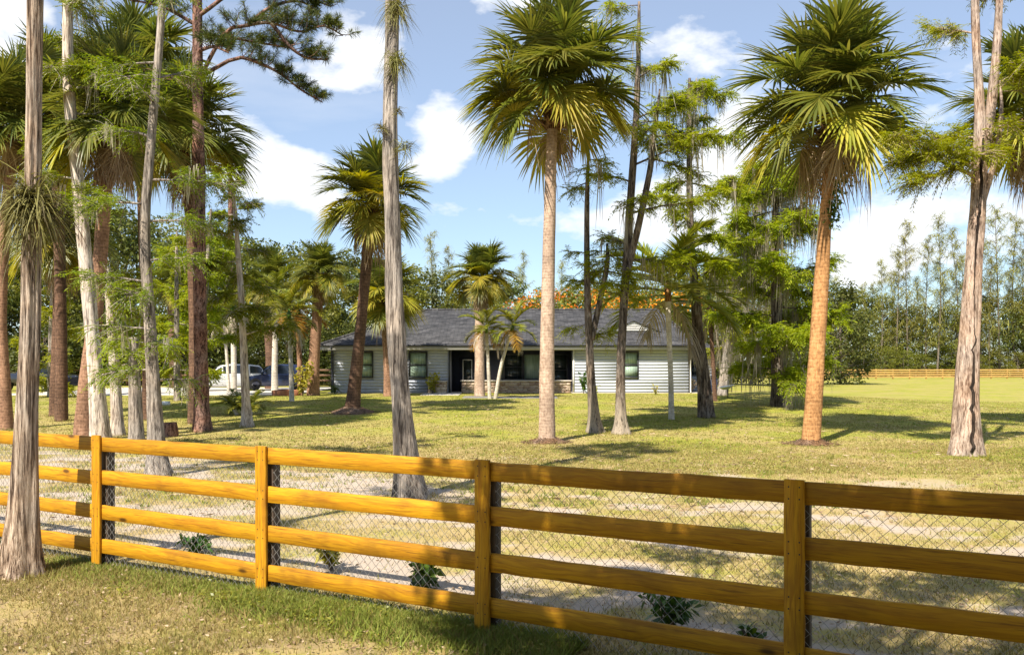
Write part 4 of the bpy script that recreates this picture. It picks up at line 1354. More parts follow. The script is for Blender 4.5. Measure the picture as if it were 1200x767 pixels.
def cypress(label, base_px, path_px, widths_px, bark, leaf, seed=0, limbs=(), auto=0, auto_range=(.45, 1.0), auto_len=1.4, per=26, L=.12, W=.03, twig=.45, flare=.9, flutes=6, moss=0, moss_len=(.3, 1.2),
            group=None, d=None, name='cypress_tree', rough=.06, extra=(), rise=.15, seg=22, rings=60, loc=None, moss_mat='moss', cat='tree'):
    """tree given by its trunk in the photograph. limbs: (fraction up the trunk, azimuth deg with 0 = right and 90 = away, length m, rise rad).
    extra: further stems as ((px path), (px widths)); their first point lies on the main stem"""
    rng = random.Random(seed); rn = np.random.default_rng(seed)
    if loc is None:
        g = G(*base_px) if d is None else np.array([(base_px[0] - 600) / F0 * d, d, gz1((base_px[0] - 600) / F0 * d, d)])
    else: g = np.array(loc)
    dep = g[1]
    root = thing(name, label, cat, g, 0, group); BASES.append((g[0], g[1], widths_px[0] / F0 * dep / 2))
    pts = [np.array([0, 0, -.1])] + [P(x, y, dep) - g for x, y in path_px]
    lean = rng.uniform(-.3, .3)
    for k, q in enumerate(pts): q[1] += lean * (k / (len(pts) - 1)) ** 2
    b = MB()
    p, r = trunk_mesh(b, pts, [w / F0 * dep / 2 for w in widths_px], seg, rings, seed, flare, flutes, rough)
    b.build('trunk', bark, root, smooth=True)
    stems = [(p, r)]
    for (pp, ww) in extra:
        q = [P(x, y, dep) - g + np.array([0, lean * .5 + rng.uniform(-.15, .15) * (i > 0), 0]) for i, (x, y) in enumerate(pp)]
        b = MB(); p2, r2 = trunk_mesh(b, q, [w / F0 * dep / 2 for w in ww], 12, 40, seed + 5, 0, 0, rough)
        b.build('stem', bark, root, smooth=True); stems.append((p2, r2))
    cb = MB(); lp = []
    specs = [(0, *l) for l in limbs]
    for k in range(auto):
        si = 0 if not extra else rng.randrange(len(stems))
        u = auto_range[0] + (auto_range[1] - auto_range[0]) * (k + rng.random()) / auto
        specs.append((si, min(u, .995), math.degrees(k * 2.4) + rng.uniform(-30, 30), auto_len * rng.uniform(.6, 1.25) * (1.15 - .6 * max(0, (u - auto_range[0]) / (auto_range[1] - auto_range[0] + 1e-6)) ** 2), rise + rng.uniform(-.3, .4)))
    for si, u, azd, ln, ri in specs:
        p, r = stems[si]
        k = u * (len(p) - 1); k0 = min(int(k), len(p) - 2); o = p[k0] + (p[k0 + 1] - p[k0]) * (k - k0)
        path = limb_path(o, math.radians(azd), ln, ri, rng, 7, -.25)
        lb = MB(); r0 = min(r[k0] * .35, .012 + .013 * ln)
        lb.tube(smooth_path(path, 10), np.linspace(r0, .008, 10), 6)
        # a few forked side branches
        for q in range(2 if ln > .8 else 0):
            kk = rng.randint(2, 5)
            sp = limb_path(path[kk], math.radians(azd) + rng.choice((-.8, .8)) + rng.uniform(-.2, .2), ln * .45, ri * .5 + .1, rng, 4)
            lb.tube(sp, np.linspace(r0 * .45, .006, 5), 5); lp.append(sp)
            if per: spray(cb, sp, rn, L, W, int(per * .5 * ln / 1.2) + 2, .1, twig_L=twig, seed=rng.randrange(9999), tw_b=None)
        if per: spray(cb, path, rn, L, W, int(per * ln / 1.2) + 3, .18, twig_L=twig, seed=rng.randrange(9999), tw_b=lb)
        lb.build('branch', bark, root, smooth=True)
        lp.append(path)
    if cb.n: cb.build('crown', leaf, root)
    if moss and lp:
        mb = MB(); hang_moss(mb, np.concatenate([q[2:] for q in lp]), rn, moss, *moss_len)
        mb.build('moss', M[moss_mat], root, kind='stuff')
    return root


def pine(label, base_px, path_px, widths_px, limbs, seed=0, tufts=26, needle=.26, d=None, group=None, name='slash_pine', bark=None):
    rng = random.Random(seed); rn = np.random.default_rng(seed)
    g = G(*base_px) if d is None else np.array([(base_px[0] - 600) / F0 * d, d, gz1((base_px[0] - 600) / F0 * d, d)])
    dep = g[1]
    root = thing(name, label, 'tree', g, 0, group); BASES.append((g[0], g[1], widths_px[0] / F0 * dep / 2))
    pts = [np.array([0, 0, -.1])] + [P(x, y, dep) - g for x, y in path_px]
    b = MB(); p, r = trunk_mesh(b, pts, [w / F0 * dep / 2 for w in widths_px], 20, 60, seed, .35, 0, .06)
    b.build('trunk', bark or M['pine_bark'], root, smooth=True)
    cb = MB()
    for lim in limbs:
        if isinstance(lim[0], tuple):     # traced in the photograph
            path = smooth_path([P(x, y, dep + dd) - g for x, y, dd in lim], 14); ln = float(np.linalg.norm(np.diff(path, axis=0), axis=1).sum())
            r0 = .07
        else:
            u, azd, ln, ri = lim
            k0 = int(u * (len(p) - 2)); path = limb_path(p[k0], math.radians(azd), ln, ri, rng, 10, .25); r0 = min(r[k0] * .45, .06)
        lb = MB(); lb.tube(path, np.linspace(r0, .02, len(path)), 7)
        T = np.gradient(path, axis=0)
        for q in range(max(4, int(tufts * ln / 3))):
            u = .22 + .78 * (q + rng.random()) / max(4, int(tufts * ln / 3)); k = u * (len(path) - 1); k0 = min(int(k), len(path) - 2)
            o = path[k0] + (path[k0 + 1] - path[k0]) * (k - k0)
            t = T[k0] / (np.linalg.norm(T[k0]) + 1e-9)
            dv = t * .5 + rn.normal(0, .8, 3); dv[2] = abs(dv[2]) * .7 + .05; dv /= np.linalg.norm(dv)
            tl = rng.uniform(.25, .75) * (1.2 - .5 * u)
            tw = np.array([o, o + dv * tl * .5 + [0, 0, -.03], o + dv * tl + [0, 0, .06]])
            lb.tube(tw, [.016, .012, .008], 5, cap=False)
            # bottle-brush of needles on the outer part of the twig
            m = 110
            uu = rn.uniform(.35, 1.0, m); C = tw[0] + (tw[2] - tw[0]) * uu[:, None]
            D = dv * .75 + rn.normal(0, .75, (m, 3)); D[:, 2] += .12
            leaves(cb, C, D, rn.uniform(.7, 1.15, m) * needle, .013, rng.randrange(9999), .12)
        lb.build('branch', bark or M['pine_bark'], root, smooth=True)
    cb.build('crown', M['pine'], root)
    return root


def clump_tree_mesh(seed, h, rw, base=.12, nclump=46, per=150, leaf=.30, lw=.16, shape=1.0, trunk_r=.16, leafmat=None, bark=None, flat=.75):
    """forest tree: trunk and limbs reaching to many leaf clumps of uneven size"""
    rng = np.random.default_rng(seed)
    tb = MB(); cb = MB()
    top = np.array([rng.normal(0, .25), rng.normal(0, .25), h * .86])
    path = smooth_path([(0, 0, -.2), (rng.normal(0, .15), rng.normal(0, .15), h * .4), top], 10)
    tb.tube(path, np.linspace(trunk_r, trunk_r * .25, 10), 8)
    for k in range(nclump):
        u = base + (1 - base) * ((k + rng.random()) / nclump)
        rad = rw * (math.sin(math.pi * min(1, (.12 + .86 * (u - base) / (1 - base)))) ** .65) * shape
        a = rng.uniform(0, TAU); q = rad * math.sqrt(rng.uniform(.10, 1.0))
        c = np.array([q * math.cos(a), q * math.sin(a), h * u * .97]) + rng.normal(0, .22, 3)
        st = path[min(9, max(1, int(u * 8)))]
        tb.tube([st, (st + c) / 2 + [0, 0, -.2], c], [trunk_r * .3, trunk_r * .2, .02], 4, cap=False)
        cr = rw * rng.uniform(.20, .40)
        m = int(per * rng.uniform(.7, 1.3))
        D = rng.normal(size=(m, 3)); D /= np.linalg.norm(D, axis=1)[:, None]
        C = c + D * (cr * rng.uniform(.25, 1, m) ** .5)[:, None] * [1, 1, flat]
        leaves(cb, C, D + rng.normal(0, .8, (m, 3)), rng.uniform(.6, 1.2, m) * leaf, lw * rng.uniform(.7, 1.2, m), seed + k, .25)
    return tb.mesh('trunk', bark or M['far_bark'], True), cb.mesh('crown', leafmat or M['broad'])


def casuarina_mesh(seed, h, rw=1.6, leafmat=None, dens=1.0):
    rng = np.random.default_rng(seed); r = random.Random(seed)
    tb = MB(); cb = MB()
    path = smooth_path([(0, 0, -.2), (rng.normal(0, .3), rng.normal(0, .2), h * .5), (rng.normal(0, .4), rng.normal(0, .3), h)], 14)
    tb.tube(path, np.linspace(.12, .015, 14), 6)
    nb = int(90 * dens)
    for k in range(nb):
        u = .18 + .80 * (k + rng.random()) / nb; o = path[min(12, int(u * 13))] * 1.0; o = np.array([o[0], o[1], h * u])
        ln = rw * (.40 + .55 * math.sin(math.pi * min(1, u * 1.08))) * rng.uniform(.3, 1.3)
        lp = limb_path(o, rng.uniform(0, TAU), ln, rng.uniform(.35, .95), r, 4)
        tb.tube(lp, [.03, .025, .018, .012, .006], 3, cap=False)
        m = int(34 * dens); uu = rng.uniform(.2, 1, m); idx = np.minimum((uu * 4).astype(int), 3); f = uu * 4 - idx
        C = lp[idx] * (1 - f)[:, None] + lp[idx + 1] * f[:, None] + rng.normal(0, .10, (m, 3))
        ribbons(cb, C, rng.normal(size=(m, 3)) * [1, 1, .7] + [0, 0, .25], rng.uniform(0.45, 1.1, m), .055, .5, 2, seed + k)
    return tb.mesh('trunk', M['far_bark'], True), cb.mesh('crown', leafmat or M['casu'])


def place_tree(name, label, meshes, x, y, sc, rz, group, cat='tree', loc=None, mat=None):
    g = (x, y, gz1(x, y)) if loc is None else loc
    root = thing(name, label, cat, g, rz, group)
    root.scale = sc if isinstance(sc, tuple) else (sc,) * 3
    link('trunk', meshes[0], root)
    c = link('crown', meshes[1], root)
    if mat:
        c.material_slots[0].link = 'OBJECT'; c.material_slots[0].material = mat
    return root


def air_plant(label, at, r, n, seed, group=None, droop=.8, updown=(-.3, 1.0)):
    """rosette of arching strap leaves on a trunk"""
    rn = np.random.default_rng(seed); b = MB()
    a = rn.uniform(0, TAU, n); e = rn.uniform(*updown, n)
    D = np.stack([np.cos(a) * np.cos(e), np.sin(a) * np.cos(e), np.sin(e)], -1)
    o = rn.normal(0, .16 * r, (n, 3))
    ribbons(b, o, D, rn.uniform(.55, 1.1, n) * r, max(.012, r * .03), rn.uniform(.3, 1.2, n) * droop, 5, seed)
    ob = b.build('air_plant', M['air'])
    ob.location = tuple(at); tag(ob, label, 'plant', group)
    return ob


def shrub(label, at, r, h, n, seed, mat='shrub', leaf=.16, lw=.08, name='shrub', group=None, cat='shrub'):
    rn = np.random.default_rng(seed)
    root = thing(name, label, cat, at, 0, group)
    tb = MB(); cb = MB()
    ns = 9
    for k in range(ns):
        a = rn.uniform(0, TAU); q = r * rn.uniform(.2, .85)
        tip = np.array([q * math.cos(a), q * math.sin(a), h * rn.uniform(.55, 1.0)])
        pth = smooth_path([(0, 0, -.05), tip * [.35, .35, .55], tip], 5); tb.tube(pth, np.linspace(.014, .004, 5), 4)
        m = n // ns
        uu = rn.uniform(.25, 1.05, m)
        C = np.stack([np.interp(uu, np.linspace(0, 1, 5), pth[:, i]) for i in range(3)], -1) + rn.normal(0, .06 * r, (m, 3))
        D = rn.normal(size=(m, 3)) + [0, 0, .35] + tip * .6
        leaves(cb, C, D, rn.uniform(.6, 1.15, m) * leaf, lw, seed + k, .25)
    tb.build('stems', M['far_bark'], root); cb.build('leaves', M[mat], root)
    return root

# ------------------------------------------------------------------ the big palms
fan_palm('tall sabal palm with straight pale trunk between fence and house, round full crown', (641, 518), [(641, 420), (643, 300), (645, 210), (648, 112)], [20, 17, 15, 13, 12], M['palm_pale'], 1.10, 54, -24, .32, 4, 1, dead_els=(-20, -45), mound=.55)
fan_palm('tall sabal palm with rust-orange leaning trunk and shaggy brown skirt', (950, 520), [(955, 450), (962, 350), (968, 260), (974, 200), (979, 128)], [22, 19, 17.5, 14, 13, 12], M['palm_rust'], 1.30, 42, -20, .12, 16, 2, dead_els=(-20, -20, -45), mound=.6)
fan_palm('dark-trunked sabal palm curving up in front of the house end', (412, 483), [(418, 430), (426, 350), (432, 280), (437, 243)], [21, 14, 12, 13, 12], M['palm_dark'], 1.04, 44, -18, .45, 16, 3, mound=.9)
fan_palm('low yellowish sabal palm close to the house behind the thick cypress trunk', (455, 464), [(454, 420), (452, 390), (453, 350)], [12, 9.5, 9, 8.5], M['palm_brown'], 1.02, 46, -45, .6, 16, 4)
fan_palm('sabal palm with pale trunk standing before the entrance door', (562, 464), [(562, 420), (562, 380), (564, 328)], [13, 11, 11, 10], M['palm_pale'], .88, 46, -42, .45, 12, 5)
fan_palm('reddish-trunked sabal palm leaning among the cypress trunks behind the fence', (98, 516), [(100, 470), (110, 380), (118, 280), (124, 195), (130, 140)], [24, 19, 17, 15.5, 15, 14], M['palm_brown'], 1.05, 46, -42, .15, 14, 6)
fan_palm('sabal palm with dark trunk just behind the red-brown pine trunk', (229, 496), [(230, 400), (226, 270), (216, 165)], [17, 16, 15, 15], M['palm_dark'], 1.12, 44, -45, .2, 14, 7)
fan_palm('sabal palm crown at the left edge above the thick foreground trunk', (8, 503), [(5, 440), (2, 370), (8, 260), (22, 150)], [16, 13, 12, 12, 12], M['palm_brown'], 1.0, 42, -42, .2, 12, 8)
fan_palm('shorter shaded sabal palm under the taller palm crowns beside the thick foreground trunk', (66, 487), [(67, 430), (70, 350), (74, 275)], [15, 14, 14, 13], M['palm_dark'], 1.05, 38, -50, .2, 20, 9)
fan_palm('sabal palm half out of the picture behind the forked trunk', (1226, 510), [(1224, 400), (1218, 260), (1206, 138)], [20, 17, 16, 15], M['palm_brown'], 1.08, 44, -45, .2, 18, 10)
fan_palm('short sabal palm by the house corner next to the orange-leaved palm', (367, 463), [(368, 425), (371, 380), (376, 322)], [16, 13, 12, 11], M['palm_brown'], .85, 40, -40, .3, 10, 11)
fan_palm('green sabal palm in the wood just above the dark blue SUV', (318, 455), [(318, 420), (316, 380), (318, 330)], [14, 13, 12, 12], M['palm_dark'], 1.0, 40, -40, .2, 10, 12, d=60)
fan_palm('sabal palm in the dark wood behind the silver SUV', (205, 455), [(205, 420), (203, 380), (205, 335)], [14, 13, 12, 12], M['palm_dark'], 1.0, 36, -40, .2, 10, 13, d=62)

fan_palm('tall sabal palm in the second row between pale cypress and foreground trunk', (72, 493), [(72, 400), (70, 250), (66, 130)], [15, 13, 12, 11], M['palm_dark'], 1.1, 40, -35, .2, 14, 14)
fan_palm('tall sabal palm in the second row behind the fluted cypress', (174, 492), [(172, 400), (166, 250), (160, 95)], [14, 12, 12, 11], M['palm_dark'], 1.15, 40, -35, .2, 14, 15)

# ------------------------------------------------------------------ feather palms
feather_palm('slender whitish feather palm before the right-hand siding with one upright frond', [((787, 491), [(786, 440), (784, 390), (783, 350)], [7.5, 6, 6, 7])], M['palm_white'], 1.5, 14, 21, dead=2, low=-12, shaft=False)
feather_palm('lower feather palm behind the mossy shaggy trunk, fronds spreading over the wing', [((838, 470), [(836, 430), (833, 385), (831, 352)], [6, 5, 5, 5])], M['palm_dark'], 1.1, 12, 22, dead=2, low=-20)
feather_palm('small twin-stemmed feather palm in front of the porch', [((574, 467), [(572, 425), (570, 388)], [4.5, 4, 4]), ((580, 467), [(588, 425), (600, 386)], [4.5, 4, 3.5])], M['palm_white'], .72, 13, 23, dead=3, orange=2, low=-30)
feather_palm('whitish palm pair with drooping grey dead fronds beside the parked cars', [((274, 459), [(274, 420), (273, 365)], [8, 6.5, 6]), ((268, 459), [(266, 420), (262, 372)], [4, 3.5, 3])], M['palm_white'], .85, 5, 24, dead=8, low=20)
feather_palm('thin pale-trunked feather palm in front of the dark blue SUV', [((342, 470), [(341, 430), (339, 372)], [6.5, 5, 4.5])], M['palm_white'], .85, 11, 25, low=-25, dead=2)
feather_palm('feather palm with hanging orange fronds near the house corner', [((352, 463), [(351, 420), (349, 368)], [7, 6, 6])], M['palm_brown'], .9, 12, 26, orange=6, low=-45)
feather_palm('bushy low areca palm clump at the foot of a thin grey cypress', [((285, 486), [(284, 482), (283, 478)], [5, 4, 4]), ((293, 486), [(295, 481), (296, 477)], [5, 4, 4]), ((279, 486), [(276, 482), (274, 479)], [4, 4, 3])], M['palm_white'], .40, 9, 27, low=5, tops=78)
feather_palm('tall leafy feather palm behind the orange-fronded palm', [((322, 462), [(322, 420), (324, 350)], [9, 7, 6])], M['palm_white'], 1.1, 13, 28, low=-25, d=54, dead=2)

# ------------------------------------------------------------------ cypresses
cypress('thick rough cypress trunk in front of the fence carrying a big air plant', (22, 673), [(27, 600), (33, 480), (38, 380), (42, 280), (47, 150), (52, -20), (54, -150), (52, -330)], [58, 32, 24, 21, 18.5, 16, 16, 14, 7], M['cyp_bark'], M['cyp'], 31,
        auto=9, auto_range=(.86, 1.0), auto_len=1.2, per=34, L=.07, W=.014, twig=.35, rise=.45, flare=.42, seg=64, rings=150, rough=.06)
cypress('pale bending cypress trunk left of the reddish palm trunk, behind the fence', (119, 520), [(113, 450), (103, 330), (93, 220), (83, 110), (82, 0), (84, -120), (86, -260)], [26, 17, 15.5, 14.5, 13, 12, 11, 9, 5], M['cyp_pale'], M['cyp'], 32,
        limbs=[(.60, 200, 1.3, .1), (.58, -30, 1.2, .0), (.68, 30, 1.3, .2), (.64, 160, 1.5, .1), (.72, -70, 1.4, .1)], auto=8, auto_range=(.70, 1.0), auto_len=1.3, per=34, L=.11, W=.025, flare=.5, moss=20)
cypress('short broken-topped cypress stem sprouting fresh green, beside the pale bending cypress', (138, 510), [(134, 430), (128, 345), (125, 312)], [18, 11.5, 9.5, 6], M['cyp_pale'], M['cyp_lime'], 33,
        limbs=[(.86, 20, .8, .1), (.72, -20, .9, -.05), (.62, 10, .8, .0), (.95, 160, .7, .2), (.8, -80, .7, .1), (.93, 30, 1.2, .15), (.66, 200, .7, 0)], per=40, L=.10, W=.028, flare=.6)
cypress('stout grey cypress stub close beside the fluted cypress behind the fence', (160, 524), [(158, 460), (156, 395)], [22, 14, 11], M['cyp_grey'], M['cyp_lime'], 34,
        limbs=[(.93, 170, .8, .15), (.97, 20, .9, .1), (.90, -60, .7, .1), (.98, 250, .8, .2), (.85, 190, .7, -.1)], per=40, L=.10, W=.028, flare=.7)
cypress('fluted grey cypress just behind the fence, second post bay, leaning slightly', (186, 558), [(181, 480), (176, 380), (170, 270), (178, 150), (188, 30), (192, -80), (195, -230)], [32, 16, 13.5, 11.5, 10, 9, 8, 7, 4], M['cyp_grey'], M['cyp'], 35,
        limbs=[(.38, 185, .9, .0), (.36, 10, .8, .1), (.43, -40, .8, 0), (.45, 170, 1.0, .1), (.52, 190, 1.1, .2), (.55, 0, 1.0, .1), (.60, 30, 1.2, .15), (.62, 200, 1.2, .1), (.50, -80, .9, .1)], auto=10, auto_range=(.62, 1.0), auto_len=1.2, per=34, L=.085, W=.02, flare=.75, moss=20, moss_len=(.2, .6))
cypress('thin grey cypress with feathery top growing from the areca clump', (290, 500), [(287, 440), (283, 350), (278, 270), (274, 215)], [17, 9, 7, 5, 3], M['cyp_pale'], M['cyp'], 36, auto=16, auto_range=(.52, 1.0), auto_len=1.1, per=34, L=.13, W=.03, flare=1.0)
cypress('bare grey cypress trunk behind the middle of the fence with air plant tufts', (482, 584), [(473, 500), (465, 400), (460, 280), (457, 150), (459, 30), (460, -90), (461, -250)], [44, 25, 21, 19, 17, 16, 15, 12, 6], M['cyp_grey'], M['cyp'], 37,
        auto=12, auto_range=(.90, 1.0), rise=.5, auto_len=1.5, per=30, L=.11, W=.025, flare=.5, seg=36, rings=100, rough=.06)
cypress('dark slim forked cypress right of the straight pale palm', (698, 507), [(693, 450), (690, 390), (688, 320), (688, 240), (690, 170)], [23, 10, 8.5, 7.5, 6, 3], M['dark_foot'], M['cyp_lime'], 38,
        auto=17, auto_range=(.46, 1.0), auto_len=1.05, per=24, L=.12, W=.026, flare=1.15, extra=[(((693, 398), (702, 360), (711, 312), (712, 285)), (8, 7, 6, 3))], rise=.05)
cypress('dark leaning cypress with pale flared foot and tall sparse top', (728, 508), [(727, 450), (729, 390), (737, 260), (743, 170), (747, 90), (748, 5)], [24, 11, 10, 9, 8, 6, 3], M['dark_foot'], M['cyp_lime'], 39,
        limbs=[(.66, 5, 2.6, .35), (.74, 0, 2.4, .45), (.60, 10, 2.0, .1), (.82, -20, 1.6, .4), (.86, 190, 1.2, .3)], auto=15, auto_range=(.58, 1.0), auto_len=1.3, per=24, L=.13, W=.03, flare=1.2, moss=46, moss_len=(.4, 1.8),
        extra=[(((734, 320), (748, 262), (760, 205), (766, 160), (773, 105)), (9, 8, 7, 6, 2))])
cypress('mossy cypress with shaggy dark lower trunk in front of the house side wing', (828, 489), [(824, 440), (818, 390), (815, 345), (810, 285), (808, 206), (808, 120), (808, 92)], [22, 15, 13, 11, 8, 7, 5, 3], M['dark_bark'], M['cyp_lime'], 40,
        limbs=[(.86, 0, 1.8, .1), (.90, 190, 1.5, .1), (.80, 10, 1.8, -.05), (.78, 180, 1.6, .05), (.66, 20, 1.3, .1), (.95, 90, 1.1, .1), (.97, 20, 1.5, -.1), (.72, 0, 1.6, 0)], auto=12, auto_range=(.60, 1.0), auto_len=1.4, per=30, L=.15, W=.04, flare=.8, moss=60, moss_len=(.5, 2.2))
cypress('broad cypress draped with grey moss at the field side of the house', (912, 476), [(911, 430), (910, 350), (908, 280), (911, 215), (913, 192)], [19, 14, 12, 9, 6, 3], M['dark_bark'], M['cyp_lime'], 42,
        auto=44, auto_range=(.33, 1.0), auto_len=2.7, per=30, L=.17, W=.045, twig=.6, flare=.9, moss=260, moss_len=(.8, 2.6), rise=.18)
cypress('leaning mossy grey tree beside the house side wing', (846, 459), [(855, 400), (868, 340), (880, 275), (888, 225)], [13, 10, 9, 8, 4], M['cyp_grey'], M['cyp_lime'], 43,
        auto=20, auto_range=(.35, 1.0), auto_len=1.7, per=26, L=.17, W=.05, flare=.5, moss=200, moss_len=(.8, 3.2), d=48)
cypress('split pale trunk with a long dark scar at the right of the lawn', (1131, 533), [(1133, 450), (1138, 350), (1145, 250), (1148, 180), (1146, 100), (1142, 20), (1141, -110)], [42, 24, 19.5, 16.5, 15.5, 9.5, 9, 6], M['split_bark'], M['cyp_lime'], 44,
        limbs=[(.71, 178, 2.1, -.02), (.70, 195, 1.5, .12), (.72, 15, .7, .1), (.73, 160, 1.2, .25), (.70, 240, 1.1, .0), (.69, 185, 1.8, -.12), (.74, -60, .8, .1)], auto=8, auto_range=(.86, 1.0), auto_len=1.2, per=60, L=.10, W=.022, flare=.55, flutes=3, seg=34, rings=90, rough=.07,
        extra=[(((1149, 195), (1160, 150), (1163, 80), (1168, 10), (1172, -80)), (15, 12, 10, 8, 5)), (((1150, 240), (1163, 182), (1170, 130), (1171, 95)), (8, 6, 4, 2)), (((1146, 208), (1122, 197), (1102, 190), (1090, 180)), (5.5, 4, 3, 1.2))], name='split_tree')
cypress('leafy young cypress behind the pickup truck and the thick foreground trunk', (60, 470), [(60, 420), (62, 340), (60, 290)], [9, 7, 5, 2], M['cyp_grey'], M['cyp_lime'], 45, auto=18, auto_range=(.25, 1.0), auto_len=1.4, per=26, L=.17, W=.045, d=46)
cypress('leafy green cypress in the gap between fluted cypress and red-brown pine', (208, 470), [(207, 420), (206, 340), (205, 270)], [9, 7, 5, 2], M['cyp_grey'], M['cyp_lime'], 46, auto=20, auto_range=(.42, 1.0), auto_len=1.5, per=26, L=.16, W=.045, d=42)
cypress('feathery cypress standing behind the thin grey cypress and parked cars', (238, 466), [(238, 400), (242, 330), (248, 245)], [10, 8, 6, 2], M['cyp_grey'], M['cyp_lime'], 47, auto=20, auto_range=(.5, 1.0), auto_len=1.6, per=26, L=.18, W=.05, d=46)

def trunk_vine():
    root = [o for o in bpy.data.objects if o.get('label', '').startswith('tall sabal palm with rust')][0]
    g = np.array(root.location); rn = np.random.default_rng(6); b = MB()
    pts = smooth_path([P(x, y, g[1]) - g + np.array([.05, -.12, 0]) for x, y in ((972, 262), (975, 235), (984, 205), (990, 185), (984, 165))], 14)
    b.tube(pts, .012, 4)
    m = 420; k = rn.integers(0, 14, m)
    leaves(b, pts[k] + rn.normal(0, .10, (m, 3)), rn.normal(size=(m, 3)) + [0, -.4, -.2], rn.uniform(.08, .17, m), .09, 4, .2)
    o = b.build('vine', M['shrub'], root); o['label'] = 'dark leafy vine climbing the trunk below the crown'


trunk_vine()


def scar():
    root = [o for o in bpy.data.objects if o.name.startswith('split_tree')][0]
    g = np.array(root.location)
    tr = [c for c in root.children if c.name.startswith('trunk')][0]
    co = np.empty(len(tr.data.vertices) * 3, np.float32); tr.data.vertices.foreach_get('co', co); co = co.reshape(-1, 3)
    b = MB(); pts = []; rr = []
    for z in np.linspace(.12, 7.6, 60):
        ring = co[np.abs(co[:, 2] - z) < .09]
        c = ring.mean(0); r = np.linalg.norm(ring[:, :2] - c[:2], axis=1).mean()
        a = math.radians(-96 + 22 * math.sin(z * .9) * .6 + 2.5 * math.sin(z * 2.3))
        w = .030 * (.5 + .5 * math.sin(z * 1.1 + .6)) ** .7 + .008
        pts.append((c[0] + math.cos(a) * (r + .004 - w * .35), c[1] + math.sin(a) * (r + .004 - w * .35), z)); rr.append(w)
    b.tube(pts, rr, 8)
    o = b.build('bark_split', M['scar'], root, smooth=True); o['label'] = 'long dark split in the bark'


M['scar'] = m_bark('dark_split_wood', [(0.012, 0.009, 0.008), (0.03, 0.022, 0.018), (0.06, 0.045, 0.036)], 20, 0.08, 0.8)
scar()

# ------------------------------------------------------------------ pines
pine('tall red-brown pine behind the fence, its crooked boughs reaching over the drive', (237, 505), [(235, 400), (233, 250), (232, 120), (231, 0), (230, -170)], [24, 15, 14.5, 13, 12, 11, 8],
     [((232, 98, 0), (262, 40, -.3), (290, 30, -.6), (318, 27, -.5), (352, 38, -.2), (378, 30, 0), (402, 42, .2)), ((232, 92, 0), (277, 68, .3), (308, 76, .5), (331, 88, .6), (352, 105, .6), (378, 120, .6)),
      ((318, 27, -.5), (340, 55, -.3), (360, 68, 0), (384, 70, .2)), ((231, 20, 0), (290, -18, -.4), (345, -8, 0), (388, 8, .4)), ((290, 30, -.6), (318, 8, -.2), (352, 2, .2), (376, 18, .5)), ((232, 110, 0), (205, 92, .4), (170, 80, .8)), ((231, 30, 0), (190, 8, -.4), (150, 0, -.7)), ((232, 60, 0), (250, 55, -.8), (268, 62, -1.6)),
      (.86, 40, 3.4, .1), (.9, 200, 3.0, .2), (.94, -30, 2.8, .3), (.97, 120, 2.4, .4)], 51, 30, .25)
pine('small pine with yellow-brown tufts standing beyond the red-brown pine', (275, 468), [(274, 400), (271, 300), (270, 215), (271, 178)], [9, 8, 7, 5, 3], [(.97, 0, 1.3, .3), (.94, 120, 1.4, .3), (.92, 240, 1.4, .2), (.86, 60, 1.5, .1), (.84, 190, 2.2, .1), (.99, 300, 1.6, .5), (.78, 10, 2.6, 0), (.76, 150, 2.2, 0), (.9, 330, 2.4, .2), (.88, 160, 2.4, .2), (.97, 90, 2, .3)], 52, 30, .34, d=74)

# ------------------------------------------------------------------ air plants on the trunks
def on_trunk(base_px, px, py, front=.12):
    g = G(*base_px); q = P(px, py, g[1]); q[1] -= front; return q


air_plant('large shaggy air plant clump gripping the thick foreground trunk', on_trunk((22, 673), 44, 240, .10), 0.52, 900, 61, droop=.8, updown=(-1.0, 1.25))
air_plant('shaggy air plant at the very top of the bare grey trunk', on_trunk((482, 584), 466, 14, .16), .40, 260, 62, 'air plants on the bare grey cypress', .9, (-.9, 1.1))
air_plant('round air plant on the bare grey trunk below the topmost tuft', on_trunk((482, 584), 466, 76, .16), .36, 240, 63, 'air plants on the bare grey cypress', .9, (-.9, 1.1))
air_plant('little air plant on the left side of the bare grey trunk', on_trunk((482, 584), 448, 152, .12), .22, 90, 64, 'air plants on the bare grey cypress')
air_plant('little air plant with a dry flower stalk on the bare grey trunk right side', on_trunk((482, 584), 475, 176, .14), .30, 110, 65, 'air plants on the bare grey cypress')
air_plant('tiny air plant halfway down the bare grey trunk', on_trunk((482, 584), 468, 134, .16), .16, 60, 66, 'air plants on the bare grey cypress')

# ------------------------------------------------------------------ the wood in the distance
ORD = ['first', 'second', 'third', 'fourth', 'fifth', 'sixth', 'seventh', 'eighth', 'ninth', 'tenth', 'eleventh', 'twelfth', 'thirteenth', 'fourteenth', 'fifteenth', 'sixteenth', 'seventeenth', 'eighteenth', 'nineteenth', 'twentieth',
       'twenty-first', 'twenty-second', 'twenty-third', 'twenty-fourth', 'twenty-fifth', 'twenty-sixth']
BROAD = [clump_tree_mesh(300 + s, 12.0, 3.6 + .5 * (s % 3), .04, 62, 130, .34, .19) for s in range(4)]
LIGHT = [clump_tree_mesh(320 + s, 12.0, 3.4, .06, 54, 120, .30, .16, leafmat=M['broad_l']) for s in range(3)]
CASU = [casuarina_mesh(340 + s, 20.0, 2.2 + .4 * s, None, .8) for s in range(4)]
rw = random.Random(77)
wood = []
for px in range(-130, 420, 34):
    d = rw.uniform(69, 84); topy = rw.uniform(236, 285) if px < 260 else rw.uniform(262, 300)
    wood.append((px + rw.uniform(-10, 10), d, topy))
